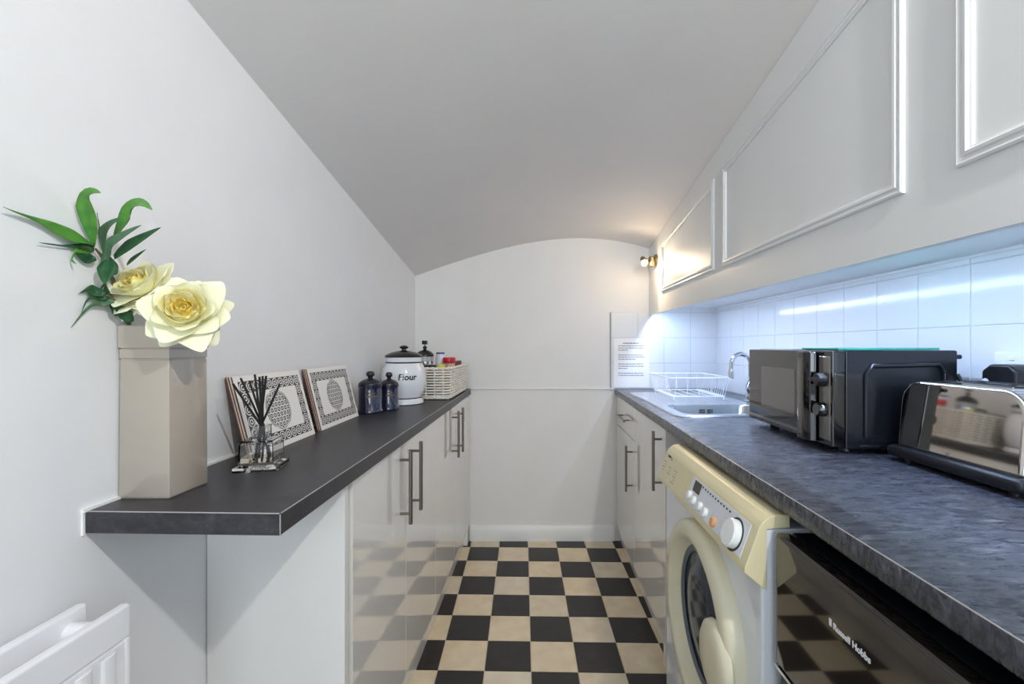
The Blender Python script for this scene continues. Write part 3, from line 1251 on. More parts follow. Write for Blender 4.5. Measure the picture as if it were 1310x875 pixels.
b.tube([(.951, MY0 + .05, 1.114), (1.0, MY0 + .05, 1.114)], .0055, 10)
b.build('wall_spacer', MAT['black_plastic'], t)
for (x, y) in ((MX + .06, MY0 + .05), (MX + .06, MY1 - .05), (.92, MY0 + .05), (.92, MY1 - .05)):
    b = MB()
    b.lathe([(0, HT), (.014, HT), (.012, MZ0 + .001), (0, MZ0 + .001)], (x, y, 0), n=14)
    b.build('foot', MAT['black_plastic'], t)
t.rotation_euler = (0, 0, math.radians(-1.8))
# power lead hanging behind it
b = MB()
b.tube([(.962, 1.05, 1.075), (.972, 1.046, 1.05), (.985, 1.042, 1.0), (.992, 1.04, .94), (.994, 1.05, HT + .005), (1.0, 1.12, HT + .005)], .0045, 8)
tag(b.build('power_cord', MAT['black_plastic']), 'black power cord drooping behind the microwave corner', 'cord')

# glass chopping board on top
b = MB()
b.box(.705, .945, 1.075, 1.225, MZ1 + .0003, MZ1 + .0058, .001, 1)
tag(b.build('chopping_board', MAT['teal_glass']), 'thin teal glass board lying on top of the microwave', 'chopping board')

# ------------------------------------------------------------------ toaster
TX0, TX1, TY0, TY1 = .785, .955, .742, 1.002
t = thing('toaster', 'polished steel toaster with black base on the right worktop', 'toaster', (.89, .87, HT))
b = MB()
prof = []
zb, zt, r = .922, 1.066, .046
prof = [(TY0, zb)]
for k in range(9):
    a = PI - PI / 2 * k / 8
    prof.append((TY0 + r + r * math.cos(a), zt - r + r * math.sin(a)))
for k in range(9):
    a = PI / 2 - PI / 2 * k / 8
    prof.append((TY1 - r + r * math.cos(a), zt - r + r * math.sin(a)))
prof.append((TY1, zb))
b.prism(prof, 'x', TX0, TX1, .007, 3)
for v in b.bm.verts:          # sides lean in towards the top
    k = (v.co.z - zb) * .085
    v.co.x += k if v.co.x < (TX0 + TX1) / 2 else -k
b.build('body', MAT['toaster_steel'], t, smooth=45)
for x0 in (.825, .888):
    b = MB()
    b.box(x0, x0 + .026, TY0 + .052, TY1 - .052, zt - .004, zt + .0012)
    b.build('slot', MAT['dark_void'], t)
    b = MB()
    for (xa, xb, ya, yb) in ((x0 - .003, x0, TY0 + .05, TY1 - .05), (x0 + .026, x0 + .029, TY0 + .05, TY1 - .05)):
        b.box(xa, xb, ya, yb, zt - .002, zt + .002)
    b.build('slot_rim', MAT['chrome'], t)
b = MB()
b.box(TX0 - .016, TX1 + .006, TY0 - .012, TY1 + .012, .8985, .924, .010, 4)
b.build('base', MAT['black_plastic'], t, smooth=50)
for (x, y) in ((TX0 + .01, TY0 + .02), (TX0 + .01, TY1 - .02), (TX1 - .02, TY0 + .02), (TX1 - .02, TY1 - .02)):
    b = MB()
    b.lathe([(0, HT), (.008, HT), (.008, .9), (0, .9)], (x, y, 0), n=12)
    b.build('foot', MAT['black_plastic'], t)
b = MB()
b.box(TX0 + .085, TX0 + .12, TY0 - .03, TY0 - .001, .985, 1.0, .004)
b.build('lever', MAT['black_plastic'], t)

# socket and plug
t = thing('wall_socket', 'white wall socket plate on the tiles above the toaster', 'socket', (1.033, .96, 1.08))
b = MB()
b.box(1.027, 1.0365, .885, 1.030, 1.040, 1.126, .003, 2)
b.build('plate', MAT['socket_white'], t)
b = MB()
for y in (.925, .99):
    b.box(1.0245, 1.0275, y - .006, y + .006, 1.108, 1.118, .001, 1)
b.build('switch', MAT['socket_white'], t)
t = thing('plug', 'chunky black plug in the wall socket behind the toaster', 'plug', (1.0, .96, 1.03))
b = MB()
b.prism([(.930, 1.046), (.930, 1.088), (.945, 1.101), (.985, 1.101), (1.004, 1.086), (1.004, 1.046)], 'x', .972, 1.0265, .006, 3)
b.build('body', MAT['black_plastic'], t, smooth=30)
b = MB()
b.lathe([(0, -.0008), (.0075, -.0008), (.0075, .001), (0, .001)], (.990, .9035 + .1, 1.068), axis='y', n=20)
for v in b.bm.verts:
    pass
b.lathe([(0, -.0014), (.0075, -.0014), (.0075, .001), (0, .001)], (.972, .993, 1.062), axis='x', n=20)
b.build('dial', MAT['socket_white'], t)
b = MB()
b.tube([(1.0, .965, 1.05), (1.0, .965, .98), (1.0, .965, .93), (1.012, .955, HT + .006)], .0045, 8)
b.build('cord', MAT['black_plastic'], t)

# ------------------------------------------------------------------ vase
VX0, VX1, VY0, VY1 = -.6885, -.604, .744, .832
t = thing('vase', 'tall square taupe glazed vase at the end of the left worktop', 'vase', ((VX0 + VX1) / 2, (VY0 + VY1) / 2, HT))
b = MB()


def vring(m, z, d):
    return [m.bm.verts.new((x, y, z)) for (x, y) in ((VX0 + d, VY0 + d), (VX1 - d, VY0 + d), (VX1 - d, VY1 - d), (VX0 + d, VY1 - d))]


lv = [(HT + .0002, .003), (HT + .004, .0005), (1.1165, .0015), (1.1175, .0032), (1.119, .0032), (1.120, .0015), (1.134, .0015), (1.1345, .0028), (1.136, .0028), (1.137, .0), (1.172, .0), (1.174, .002), (1.173, .006), (1.10, .007), (.90, .008)]
R = [vring(b, z, d) for z, d in lv]
for A, B in zip(R[:-1], R[1:]):
    for k in range(4):
        b.bm.faces.new((A[k], A[(k + 1) % 4], B[(k + 1) % 4], B[k]))
b.bm.faces.new(R[0])
b.bm.faces.new(R[-1])
bmesh.ops.recalc_face_normals(b.bm, faces=b.bm.faces)
vert_e = [e_ for e_ in b.bm.edges if abs(e_.verts[0].co.z - e_.verts[1].co.z) > .2]
bmesh.ops.bevel(b.bm, geom=vert_e, offset=.002, segments=2, profile=.5, affect='EDGES')
b.build('body', MAT['vase_glaze'], t, smooth=25)


# ------------------------------------------------------------------ roses
def petal(m, frame, az, r0, z0, L, a0, a1, w, cup, tip, seed, wav=.0015):
    """one petal: starts at radius r0/height z0 on the flower's axis, leans from angle a0 to a1 (from the axis)"""
    rnd = random.Random(seed)
    ph = rnd.uniform(0, 6)
    NU, NV = 9, 9
    rows = []
    for i in range(NV + 1):
        v = i / NV
        row = []
        for j in range(NU + 1):
            u = -1 + 2 * j / NU
            vv = v * (1 + tip * (1 - abs(u) ** 1.2) - tip * .55)
            rr, zz = r0, z0
            S = 10
            for s in range(S):
                x = (s + .5) / S
                a = a0 + (a1 - a0) * (x ** 1.5)
                rr += L * vv / S * math.sin(a)
                zz += L * vv / S * math.cos(a)
            wid = w * (.55 + .45 * math.sin(PI * min(1, v * .8 + .12))) * (1 - .22 * max(0, v - .7) / .3)
            th = u * wid / max(rr, .55 * w)
            rad = rr - cup * (u ** 2) * (.3 + .7 * v) + wav * math.sin(3 * u + ph) * v
            zz2 = zz + cup * .9 * (u ** 2) * v + wav * math.sin(4.3 * u + ph * 2) * v
            # edges roll back
            if v > .82:
                k = (v - .82) / .18
                zz2 -= k * k * .0035
            row.append(frame @ Vector((rad * math.cos(az + th), rad * math.sin(az + th), zz2)))
        rows.append(row)
    m.grid(rows)


def rose(center, axis, size, label, seed):
    t = thing('rose', label, 'flower', center, 'cream roses in the taupe vase')
    z = Vector(axis).normalized()
    x = Vector((0, 0, 1)).cross(z).normalized()
    y = z.cross(x)
    fr = Matrix((x, y, z)).transposed().to_4x4()
    fr.translation = Vector(center)
    fr = fr @ Matrix.Scale(size, 4)
    D = math.radians
    #        n  r0    z0     L     a0     a1     w     cup   tip  material
    layers = [(3, .003, -.004, .022, D(6), D(-20), .011, .002, .05, 'petal_core'),
              (4, .009, -.008, .026, D(14), D(-16), .018, .002, .06, 'petal_core'),
              (4, .016, -.012, .031, D(20), D(-10), .024, .003, .06, 'petal_core'),
              (5, .023, -.016, .037, D(26), D(-4), .029, .003, .08, 'petal_mid'),
              (4, .028, -.020, .044, D(32), D(10), .038, .003, .10, 'petal_mid'),
              (5, .030, -.024, .052, D(42), D(40), .045, .003, .14, 'petal_outer'),
              (5, .030, -.028, .060, D(56), D(74), .052, .002, .22, 'petal_outer'),
              (6, .028, -.032, .066, D(70), D(100), .050, .000, .28, 'petal_outer'),
              (5, .024, -.036, .070, D(88), D(124), .050, -.002, .34, 'petal_outer')]
    m = MB()
    m.lathe([(0, -.042), (.018, -.038), (.031, -.024), (.030, -.016), (0, -.013)], (0, 0, 0), n=20)
    bmesh.ops.transform(m.bm, matrix=fr, verts=m.bm.verts)
    m.build('calyx', MAT['petal_mid'], t, smooth=60)
    rnd = random.Random(seed)
    az = rnd.uniform(0, 6)
    sd_ = seed * 100
    for (n, r0, z0, L, a0, a1, w_, cup, tip, mm) in layers:
        az += rnd.uniform(.4, .8)
        for k in range(n):
            sd_ += 1
            m = MB()
            petal(m, fr, az + 2 * PI * k / n + rnd.uniform(-.13, .13), r0, z0 + rnd.uniform(-.002, .002), L * rnd.uniform(.84, 1.12), a0, a1 + rnd.uniform(-.18, .18), w_ * rnd.uniform(.9, 1.1), cup, tip, sd_)
            m.build('petal', MAT[mm], t, smooth=80)
    m = MB()
    st = [fr @ Vector((0, 0, -.030)), fr @ Vector((0, 0, -.055)), Vector(((VX0 + VX1) / 2, (VY0 + VY1) / 2, 1.15)), Vector(((VX0 + VX1) / 2, (VY0 + VY1) / 2, .96))]
    m.tube(st, [.009, .003, .0025, .0025], 8)
    m.build('stem', MAT['leaf_dark'], t)
    return t


def at(px, py, Y):
    return Vector(((px - 690) / 583 * Y, Y, CAMZ - (py - 442.5) / 583 * Y))


rose(at(234, 394, .715), (.42, -.86, .30), .68, 'large open cream rose facing the room over the vase rim', 4)
rose(at(173, 360, .742), (-.12, -.80, .58), .60, 'smaller cream rose behind the large one on the leaf side', 11)

# ------------------------------------------------------------------ leaf spray
t = thing('leaf_spray', 'spray of long green bamboo like leaves rising from the vase', 'leaves', at(150, 400, .78))


def wall_clip(p):
    lim = WLX(p.y) + .006
    if p.x < lim:
        p = Vector((lim, p.y, p.z))
    return p


def leaf(pts, width, mm, nrm=(0.3, -1, .35), fold=.38):
    """pts: [(px,py,Y)...] the midrib, laid in real depth beside the wall"""
    ctrl = [at(*p) for p in pts]
    N = 14
    mid = []
    n = len(ctrl)
    for i in range(N + 1):
        s = i / N * (n - 1)
        k = min(int(s), n - 2)
        f = s - k
        p0, p1, p2, p3 = ctrl[max(k - 1, 0)], ctrl[k], ctrl[k + 1], ctrl[min(k + 2, n - 1)]
        mid.append(.5 * ((2 * p1) + (p2 - p0) * f + (2 * p0 - 5 * p1 + 4 * p2 - p3) * f * f + (3 * p1 - p0 - 3 * p2 + p3) * f ** 3))
    rows = []
    nr = Vector(nrm).normalized()
    for i in range(N + 1):
        v = i / N
        tg = (mid[min(i + 1, N)] - mid[max(i - 1, 0)]).normalized()
        sd = tg.cross(nr)
        if sd.length < .05:
            sd = tg.cross(Vector((0, 0, 1)))
        sd.normalize()
        up = sd.cross(tg).normalized()
        wv = 1.25 * width * ((.3 + .7 * (v / .38) ** .7) if v < .38 else max(.03, 1 - ((v - .38) / .62) ** 1.45))
        row = []
        for u in (-1, -.5, 0, .5, 1):
            row.append(wall_clip(mid[i] + sd * wv * u + up * abs(u) * wv * fold))
        rows.append(row)
    m = MB()
    m.grid(rows)
    o = m.build('leaf', MAT[mm], t, smooth=60)
    sol = o.modifiers.new('thickness', 'SOLIDIFY')
    sol.thickness = .0006
    return o


leaf([(116, 316, .70), (95, 305, .67), (55, 288, .63), (4, 265, .575)], .0085, 'leaf_bright')
leaf([(118, 316, .70), (117, 295, .69), (113, 270, .68), (114, 251, .67), (121, 246, .665), (129, 247, .66)], .0105, 'leaf_bright')
leaf([(147, 307, .72), (157, 288, .70), (168, 270, .69), (176, 262, .68), (186, 262, .67), (195, 269, .665)], .0100, 'leaf_bright')
leaf([(131, 322, .715), (132, 302, .71), (142, 287, .705), (160, 277, .70)], .0065, 'leaf_grey')
leaf([(128, 318, .72), (125, 300, .712), (123, 272, .705)], .004, 'leaf_dark')
leaf([(136, 336, .71), (142, 315, .70), (158, 302, .69), (181, 288, .68)], .0075, 'leaf_grey')
leaf([(147, 330, .71), (163, 318, .70), (185, 304, .69), (206, 291, .68)], .0078, 'leaf_dark')
leaf([(163, 339, .72), (172, 331, .71), (187, 319, .70)], .0034, 'leaf_dark')
leaf([(120, 321, .70), (100, 318, .69), (70, 316, .66), (43, 310, .62)], .0062, 'leaf_dark')
leaf([(112, 323, .695), (95, 322, .68), (82, 326, .67), (98, 338, .665)], .0060, 'leaf_bright')
leaf([(123, 331, .70), (108, 332, .69), (88, 323, .67)], .0072, 'leaf_dark')
leaf([(141, 333, .71), (138, 348, .70), (134, 364, .69)], .0100, 'leaf_dark', (.3, -1, 0))
leaf([(146, 352, .72), (140, 338, .715), (132, 322, .71)], .009, 'leaf_grey')
leaf([(134, 377, .71), (118, 373, .70), (104, 372, .69), (91, 377, .675)], .0074, 'leaf_dark')
leaf([(138, 382, .715), (122, 380, .705), (106, 385, .69), (98, 402, .68)], .0055, 'leaf_dark')
leaf([(146, 386, .72), (125, 388, .71), (107, 396, .69), (88, 419, .665)], .0070, 'leaf_grey')
leaf([(168, 412, .745), (158, 399, .735), (142, 388, .72)], .0075, 'leaf_dark')
leaf([(150, 404, .735), (130, 368, .72), (122, 372, .71)], .006, 'leaf_dark')
b = MB()
b.tube([at(172, 440, .785), at(160, 400, .76), at(145, 360, .735), at(132, 330, .712), at(122, 318, .70)], [.004, .0035, .003, .0025, .0015], 8)
b.build('stem', MAT['stem_brown'], t)
b = MB()
b.tube([at(165, 415, .765), at(150, 388, .735), at(138, 378, .712)], [.003, .0025, .0018], 8)
b.build('stem', MAT['stem_brown'], t)

# ------------------------------------------------------------------ reed diffuser
dc = Vector((-.572, .940, HT))
t = thing('reed_diffuser', 'square glass reed diffuser bottle with black sticks beside the vase', 'diffuser', dc)
ang = math.radians(12)


def sq(m, prof, c, a):
    rings = []
    for (h, z) in prof:
        h *= .86
        rings.append([m.bm.verts.new((c.x + h * (cx * math.cos(a) - cy * math.sin(a)), c.y + h * (cx * math.sin(a) + cy * math.cos(a)), z)) for (cx, cy) in ((-1, -1), (1, -1), (1, 1), (-1, 1))])
    for A, B in zip(rings[:-1], rings[1:]):
        for k in range(4):
            m.bm.faces.new((A[k], A[(k + 1) % 4], B[(k + 1) % 4], B[k]))
    return rings


b = MB()
H = HT
R = sq(b, [(.046, H + .0004), (.046, H + .009), (.037, H + .012), (.036, H + .056), (.033, H + .060), (.016, H + .061)], dc, ang)
b.bm.faces.new(R[0])
n = 16
neck = [(.0155, H + .061), (.0155, H + .084), (.0165, H + .085), (.0125, H + .085), (.0120, H + .060)]
R2 = sq(b, [(.016, H + .061), (.0155, H + .084), (.0165, H + .0845), (.0165, H + .087), (.0125, H + .087), (.012, H + .058), (.031, H + .056), (.0335, H + .052), (.0345, H + .016)], dc, ang)
b.bm.faces.new(R2[-1])
bmesh.ops.remove_doubles(b.bm, verts=b.bm.verts, dist=1e-5)
bmesh.ops.recalc_face_normals(b.bm, faces=b.bm.faces)
b.build('bottle', MAT['glass'], t, smooth=0)
b = MB()
R = sq(b, [(.0335, H + .0166), (.0335, H + .026)], dc, ang)
b.bm.faces.new(R[0])
b.bm.faces.new(R[1])
b.build('oil', MAT['diffuser_oil'], t, smooth=0)
tops = [(298, 491, .90, -.024, .010), (308, 484, .97, -.020, -.012), (319, 487, .95, -.016, -.020), (326, 479, .94, -.006, .016), (332, 482, .93, .003, -.012), (336, 481, .96, .006, .012), (340.5, 481, .92, .012, -.008), (358, 491, .95, .024, .008)]
for k, (px, py, Y, bx, by) in enumerate(tops):
    tp = at(px, py, Y)
    nk = Vector((dc.x - bx * .18, dc.y + (k % 3 - 1) * .004, H + .080))
    bt = Vector((dc.x + max(-.024, min(.024, (dc.x - tp.x) * .55 + bx * .25)), dc.y + max(-.022, min(.022, by * 1.2)), H + .0178))
    m = MB()
    m.tube([tp, nk, bt], .0022, 8)
    m.build('stick', MAT['reed_black'], t)


# ------------------------------------------------------------------ placemats
def placemat(y0, base_x, top_x, label, group, printed, wdt=.29, hgt=.187):
    """leans on the wall; y0 near edge, base_x front foot, top_x front top"""
    dx = top_x - base_x
    up = Vector((dx, 0, math.sqrt(max(hgt * hgt - dx * dx, 1e-6)))).normalized()
    al = Vector((0.0, 1, 0))
    al = (Vector((-.022, 1, 0))).normalized()
    nr = al.cross(up).normalized()
    if nr.x < 0:
        nr = -nr
    o0 = Vector((base_x, y0, HT + .0006))

    def P(a, b_, h):
        return o0 + al * a + up * b_ + nr * h
    t = thing('placemat', label, 'placemat', o0, group)

    def slab(m, a0, a1, b0, b1, h0, h1):
        lo = [m.bm.verts.new(P(a, c, h0)) for a, c in ((a0, b0), (a1, b0), (a1, b1), (a0, b1))]
        hi = [m.bm.verts.new(P(a, c, h1)) for a, c in ((a0, b0), (a1, b0), (a1, b1), (a0, b1))]
        m.bm.faces.new(lo)
        m.bm.faces.new(hi)
        for k in range(4):
            m.bm.faces.new((lo[k], lo[(k + 1) % 4], hi[(k + 1) % 4], hi[k]))
    m = MB()
    slab(m, 0, wdt, 0, hgt, -.0034, -.0002)
    m.build('board', MAT['mat_core'], t, smooth=0)
    m = MB()
    slab(m, 0, wdt, 0, hgt, -.0002, .0002)
    m.build('face', MAT['mat_white'], t, smooth=0)
    if not printed:
        return t
    mg, bd = .013, .027
    m = MB()
    A0, A1, B0, B1 = mg, wdt - mg, mg, hgt - mg
    slab(m, A0, A1, B0, B0 + bd, .0002, .0003)
    slab(m, A0, A1, B1 - bd, B1, .0002, .0003)
    slab(m, A0, A0 + bd, B0 + bd, B1 - bd, .0002, .0003)
    slab(m, A1 - bd, A1, B0 + bd, B1 - bd, .0002, .0003)
    # disc
    n = 48
    ca, cb = wdt / 2, hgt / 2
    m.bm.faces.new([m.bm.verts.new(P(ca + .054 * math.cos(2 * PI * k / n), cb + .051 * math.sin(2 * PI * k / n), .0003)) for k in range(n)])
    m.build('print', MAT['mat_print'], t, smooth=0)
    # white tracery over the dark print
    m = MB()

    def ann(ca_, cb_, r1, r2, h, n=16, ex=1.0):
        i_ = [m.bm.verts.new(P(ca_ + r1 * ex * math.cos(2 * PI * k / n), cb_ + r1 * math.sin(2 * PI * k / n), h)) for k in range(n)]
        o_ = [m.bm.verts.new(P(ca_ + r2 * ex * math.cos(2 * PI * k / n), cb_ + r2 * math.sin(2 * PI * k / n), h)) for k in range(n)]
        for k in range(n):
            m.bm.faces.new((i_[k], i_[(k + 1) % n], o_[(k + 1) % n], o_[k]))
    rr = bd / 2 - .001
    h = .00042

    def band(a_s, a_e, b_s, b_e, cnt):
        for k in range(cnt):
            f = k / max(1, cnt - 1)
            a_, b_ = a_s + (a_e - a_s) * f, b_s + (b_e - b_s) * f
            ann(a_, b_, rr * .80, rr, h + (k % 2) * .00004)
            ann(a_, b_, rr * .28, rr * .50, h + .00002)
    band(A0 + bd / 2, A1 - bd / 2, B0 + bd / 2, B0 + bd / 2, 10)
    band(A0 + bd / 2, A1 - bd / 2, B1 - bd / 2, B1 - bd / 2, 10)
    band(A0 + bd / 2, A0 + bd / 2, B0 + bd / 2 + .026, B1 - bd / 2 - .026, 4)
    band(A1 - bd / 2, A1 - bd / 2, B0 + bd / 2 + .026, B1 - bd / 2 - .026, 4)
    s = .0150
    for i in range(-6, 7):
        for j in range(-6, 7):
            a_ = (i + .5 * (j % 2)) * s
            b_ = j * s * .866
            if (a_ / .054) ** 2 + (b_ / .051) ** 2 < .78:
                ann(ca + a_, cb + b_, .0058, .0078, h + (i % 2) * .00004, 14)
                ann(ca + a_, cb + b_, .0010, .0026, h + .00002, 8)
    ann(ca, cb, .0475, .0492, h + .00008, 40, 1.05)
    o = m.build('tracery', MAT['mat_white'], t, smooth=0)
    return t


G1 = 'placemats propped behind the reed diffuser'
G2 = 'placemats propped beside the dark blue canisters'
for (k, lab) in ((2, 'hindmost placemat of the stack behind the reed diffuser'), (1, 'middle placemat of the stack behind the reed diffuser')):
    placemat(1.006 - .002 * k, -.632 - .0042 * k, -.680 - .0040 * k, lab, G1, False)
placemat(1.008, -.632, -.680, 'front black and white lace patterned placemat behind the reed diffuser', G1, True)
for (k, lab) in ((2, 'hindmost placemat of the stack beside the dark blue canisters'), (1, 'middle placemat of the stack beside the dark blue canisters')):
    placemat(1.341 - .001 * k, -.641 - .0042 * k, -.686 - .0040 * k, lab, G2, False)
placemat(1.342, -.641, -.686, 'front black and white lace patterned placemat beside the dark blue canisters', G2, True)

# ------------------------------------------------------------------ canisters
def canister(c, r, h, label):
    t = thing('canister', label, 'canister', (c[0], c[1], HT), 'small dark blue lidded canisters')
    m = MB()
    z = HT + .0004
    m.lathe([(r * .94, z), (r * 1.04, z + .002), (r * 1.05, z + .010), (r * .98, z + .015), (r * .97, z + h * .93), (r * 1.02, z + h * .95), (r * 1.02, z + h), (r * .7, z + h)], (c[0], c[1], 0), n=36)
    m.build('body', MAT['cobalt_glaze'], t)
    m = MB()
    zl = z + h + .0003
    m.lathe([(r * .98, zl), (r * 1.0, zl + .004), (r * .9, zl + .012), (r * .6, zl + .020), (r * .3, zl + .024), (r * .2, zl + .028), (r * .22, zl + .032), (r * .34, zl + .036), (r * .36, zl + .044), (r * .26, zl + .051), (0, zl + .053)], (c[0], c[1], 0), n=36)
    m.build('lid', MAT['cobalt_lid'], t, smooth=50)
    m = MB()
    d = Vector((-c[0] + .28, -c[1], 0)).normalized()
    a0 = math.atan2(d.y, d.x)
    for (zz, hw, hh) in ((z + h * .62, .42, .0035), (z + h * .74, .30, .0025)):
        P = []
        for k in range(9):
            a = a0 - hw + 2 * hw * k / 8
            P.append([(c[0] + (r * .985) * math.cos(a), c[1] + (r * .985) * math.sin(a), zz - hh), (c[0] + (r * .985) * math.cos(a), c[1] + (r * .985) * math.sin(a), zz + hh)])
        m.grid(P)
    m.build('gold_band', MAT['gold_transfer'], t)
    return t


canister((-.636, 1.715), .0435, .102, 'larger dark blue canister standing next to the placemats')
canister((-.592, 1.795), .0365, .094, 'smaller dark blue canister standing next to the flour jar')

# flour jar
jc = (-.590, 1.985)
t = thing('storage_jar', 'white enamel flour jar with black lid between canisters and basket', 'jar', (jc[0], jc[1], HT))
z = HT + .0004
b = MB()
b.lathe([(.080, z), (.084, z + .003), (.083, z + .016), (.074, z + .026), (.0765, z + .032), (.088, z + .060), (.0935, z + .095), (.0935, z + .125), (.088, z + .155), (.0765, z + .176), (.076, z + .182), (.078, z + .200), (.074, z + .202)], (jc[0], jc[1], 0), n=48)
b.build('body', MAT['enamel_white'], t, smooth=50)
for (zz, r) in ((z + .027, .0750), (z + .179, .0772)):
    b = MB()
    b.lathe([(r, zz - .0028), (r + .0012, zz), (r, zz + .0028)], (jc[0], jc[1], 0), n=48, cap=False)
    b.build('black_band', MAT['enamel_black'], t)
b = MB()
zl = z + .2025
b.lathe([(.080, zl), (.081, zl + .004), (.074, zl + .010), (.05, zl + .020), (.022, zl + .026), (.010, zl + .029), (.009, zl + .034), (.018, zl + .038), (.020, zl + .042), (.012, zl + .048), (0, zl + .050)], (jc[0], jc[1], 0), n=40)
b.build('lid', MAT['enamel_black'], t, smooth=40)


def jar_bend(co):
    a0 = math.atan2(-.90, .42)
    a = a0 + (co.x) / .094
    zz = HT + .108 + co.y
    hr = zz - z
    r = .0948 + co.z * .4 - (abs(hr - .11) ** 2) * 2.2
    return Vector((jc[0] + r * math.cos(a), jc[1] + r * math.sin(a), zz))


b = text_mb('Flour', .036, None, bold=.0009, shear=.1, depth=.0005, align='CENTER', bend=jar_bend)
b.build('lettering', MAT['enamel_black'], t, smooth=0)

# ------------------------------------------------------------------ wicker basket
KX0, KX1, KY0, KY1 = -.672, -.408, 2.10, 2.60
t = thing('wicker_basket', 'white wicker basket holding jars at the end of the left worktop', 'basket', ((KX0 + KX1) / 2, (KY0 + KY1) / 2, HT))
b = MB()
b.box(KX0 + .012, KX1 - .012, KY0 + .012, KY1 - .012, HT + .002, HT + .010, .002)
b.build('bottom', MAT['wicker_white'], t)


def basket_path(z, off, n, wave=0.0, stakes=44, ph=0):
    f = (z - HT) / .15
    gx = .010 * f
    pts = rrect(KX0 + .010 - gx + off, KX1 - .010 + gx - off, KY0 + .010 - gx + off, KY1 - .010 + gx - off, .03, 6)
    # resample evenly
    P = [Vector((p[0], p[1], 0)) for p in pts]
    L = [0]
    for k in range(len(P)):
        L.append(L[-1] + (P[(k + 1) % len(P)] - P[k]).length)
    out = []
    for i in range(n):
        s = L[-1] * i / n
        k = max(j for j in range(len(P)) if L[j] <= s)
        f2 = (s - L[k]) / max(1e-9, L[k + 1] - L[k])
        p = P[k].lerp(P[(k + 1) % len(P)], f2)
        d = (P[(k + 1) % len(P)] - P[k]).normalized()
        nrm = Vector((d.y, -d.x, 0))
        p = p + nrm * wave * math.sin(stakes * PI * i / n + ph)
        out.append(Vector((p.x, p.y, z)))
    return out


b = MB()
NR = 10
for r in range(NR):
    zz = HT + .018 + r * .0126
    b.tube(basket_path(zz, 0, 180, .0046, 36, PI * (r % 2)), .0042, 6, closed=True)
o = b.build('weave', MAT['wicker_white'], t, smooth=60)
o['kind'] = 'stuff'
b = MB()
for p0, p1 in zip(basket_path(HT + .006, 0, 36), basket_path(HT + .142, 0, 36)):
    b.tube([p0, p1], .0038, 6)
o = b.build('stakes', MAT['wicker_white'], t, smooth=60)
o['kind'] = 'stuff'
for (zz, nm, r_) in ((HT + .146, 'rim', .0058), (HT + .0095, 'foot_braid', .0058)):
    b = MB()
    for ph in (0, PI):
        pa_ = basket_path(zz, 0, 176, .0035, 60, ph)
        for i, p in enumerate(pa_):
            p.z += .0032 * math.cos(60 * PI * i / 176 + ph)
        b.tube(pa_, r_ * .8, 6, closed=True)
    b.build(nm, MAT['wicker_white'], t, smooth=60)

# things in the basket
BZ = HT + .0105
# cafetiere
cc = (-.578, 2.30)
t = thing('cafetiere', 'glass cafetiere with black domed lid in the wicker basket', 'cafetiere', (cc[0], cc[1], BZ))
b = MB()
b.lathe([(.041, BZ), (.042, BZ + .004), (.042, BZ + .185), (.040, BZ + .185), (.040, BZ + .006)], (cc[0], cc[1], 0), n=32)
b.build('beaker', MAT['clear_glass'], t)
for zz in (BZ + .03, BZ + .150):
    b = MB()
    b.lathe([(.0425, zz), (.0435, zz), (.0435, zz + .012), (.0425, zz + .012)], (cc[0], cc[1], 0), n=32, cap=False)
    b.build('metal_band', MAT['chrome'], t)
b = MB()
zl = BZ + .186
b.lathe([(.044, zl), (.045, zl + .006), (.040, zl + .016), (.028, zl + .027), (.012, zl + .033), (.006, zl + .036), (.010, zl + .041), (.011, zl + .047), (.007, zl + .053), (0, zl + .055)], (cc[0], cc[1], 0), n=28)
b.build('lid', MAT['enamel_black'], t, smooth=50)
b = MB()
b.cyl((cc[0], cc[1], zl + .05), (cc[0], cc[1], zl + .062), .0022, 8)
b.box(cc[0] - .0125, cc[0] + .0125, cc[1] - .0125, cc[1] + .0125, zl + .061, zl + .081, .003)
b.build('plunger_knob', MAT['enamel_black'], t)
b = MB()
b.tube([(cc[0] - .04, cc[1] - .02, BZ + .16), (cc[0] - .055, cc[1] - .045, BZ + .16), (cc[0] - .06, cc[1] - .05, BZ + .12), (cc[0] - .055, cc[1] - .045, BZ + .05), (cc[0] - .04, cc[1] - .02, BZ + .04)], .006, 8)
b.build('handle', MAT['black_plastic'], t)
# pale bottle with blue cap
pc = (-.515, 2.37)
t = thing('bottle', 'pale plastic bottle with flat blue cap in the wicker basket', 'bottle', (pc[0], pc[1], BZ))
b = MB()
b.lathe([(.022, BZ), (.024, BZ + .004), (.024, BZ + .175), (.02, BZ + .192), (.018, BZ + .198), (0, BZ + .198)], (pc[0], pc[1], 0), n=24)
b.build('body', MAT['pale_plastic'], t)
b = MB()
b.lathe([(.0195, BZ + .1985), (.0215, BZ + .1995), (.0215, BZ + .206), (0, BZ + .207)], (pc[0], pc[1], 0), n=24)
b.build('cap', MAT['blue_plastic'], t)
# red lidded jar
rc = (-.460, 2.325)
t = thing('spice_jar', 'glass jar with red screw lid in the wicker basket', 'jar', (rc[0], rc[1], BZ))
b = MB()
b.lathe([(.029, BZ), (.031, BZ + .004), (.031, BZ + .13), (.028, BZ + .145), (.028, BZ + .152), (0, BZ + .152)], (rc[0], rc[1], 0), n=28)
b.build('body', MAT['jar_glass'], t)
b = MB()
b.lathe([(.0312, BZ + .1525), (.032, BZ + .154), (.032, BZ + .176), (.029, BZ + .181), (0, BZ + .181)], (rc[0], rc[1], 0), n=28)
b.build('lid', MAT['red_plastic'], t)
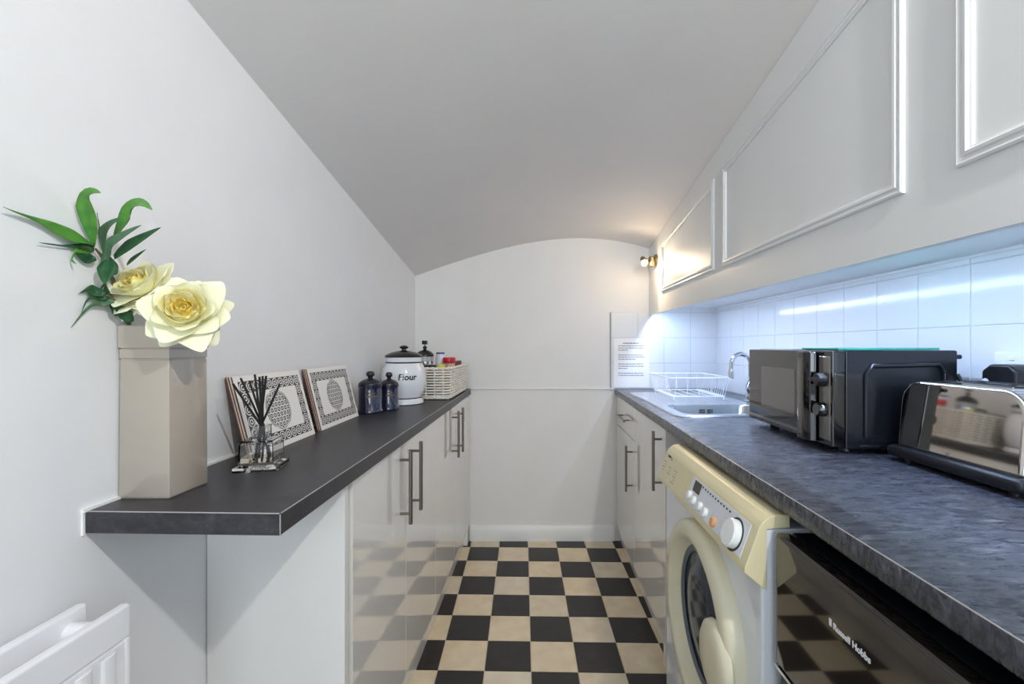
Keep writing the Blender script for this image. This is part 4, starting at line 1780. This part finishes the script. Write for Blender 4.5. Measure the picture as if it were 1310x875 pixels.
# black tin lying along the front and yellow topped pot
b = MB()
b.box(-.655, -.492, 2.155, 2.185, BZ + .0005, BZ + .149, .004)
tag(b.build('black_box', MAT['black_plastic']), 'slim black box standing at the front of the wicker basket', 'box')
t = thing('small_pot', 'small pot with yellow lid at the front of the wicker basket', 'pot', (-.467, 2.168, BZ))
b = MB()
b.lathe([(.017, BZ), (.0175, BZ + .003), (.0175, BZ + .13), (0, BZ + .13)], (-.467, 2.168, 0), n=20)
b.build('body', MAT['jar_glass'], t)
b = MB()
b.lathe([(.0185, BZ + .1305), (.0185, BZ + .149), (.016, BZ + .152), (0, BZ + .152)], (-.467, 2.168, 0), n=20)
b.build('lid', MAT['yellow_plastic'], t)
b = MB()
b.box(-.4565, -.4365, 2.43, 2.555, BZ + .0005, BZ + .158, .003)
tag(b.build('tea_carton', MAT['mat_core']), 'narrow brown carton at the back corner of the wicker basket', 'carton')

# ------------------------------------------------------------------ radiator
RT = .772
t = thing('radiator', 'white double panel radiator on the left wall below the vase', 'radiator', (-.63, .3, .17))


def rad_panel(x, label):
    """one steel panel, its face towards +x"""
    m = MB()
    y0, y1 = -.55, .655
    m.box(x - .014, x, y0, y1, RT - .048, RT, .0045, 3)
    m.box(x - .0135, x - .0035, y0 + .001, y1 - .0105, .171, RT - .046)
    m.box(x - .014, x, y1 - .010, y1, .17, RT - .0465, .0035, 2)
    m.box(x - .014, x, y0, y0 + .010, .17, RT - .0465, .0035, 2)
    m.box(x - .012, x - .0012, y0 + .01, y1 - .0102, .171, RT - .0505)
    p = m.build('panel', MAT['radiator_white'], t, smooth=30)
    k = 0
    y = y1 - .034
    while y > y0 + .03:
        r = MB()
        r.prism([(x - .0015, y - .012), (x + .0012, y - .007), (x + .0016, y), (x + .0012, y + .007), (x - .0015, y + .012)], 'z', .20, RT - .056, .0008, 1)
        r.build('rib', MAT['radiator_white'], p, smooth=30)
        y -= .0335
    return p


rad_panel(-.648, '')
rad_panel(-.586, '')
b = MB()
P = []
for i in range(121):
    y = -.5 + i * (1.10 / 120)
    P.append([(-.6475 + (.022 if i % 4 in (1, 2) else .001), y, .24), (-.6475 + (.022 if i % 4 in (1, 2) else .001), y, RT - .06)])
b.grid(P)
b.build('convector_fin', MAT['radiator_white'], t, smooth=0)
b = MB()
b.tube([(-.652, .63, RT - .028), (-.592, .63, RT - .028)], .013, 16)
b.tube([(-.622, .63, RT - .028), (-.622, .648, RT - .028)], .010, 12)
b.build('connector', MAT['radiator_white'], t)
b = MB()
b.tube([(-.622, .646, RT - .028), (-.622, .656, RT - .028)], .0045, 8)
b.build('bleed_valve', MAT['brass'], t)
b = MB()
for y in (-.3, .45):
    b.box(WLX(y) + .0005, -.655, y - .02, y + .02, .3, .66)
b.build('bracket', MAT['radiator_white'], t)
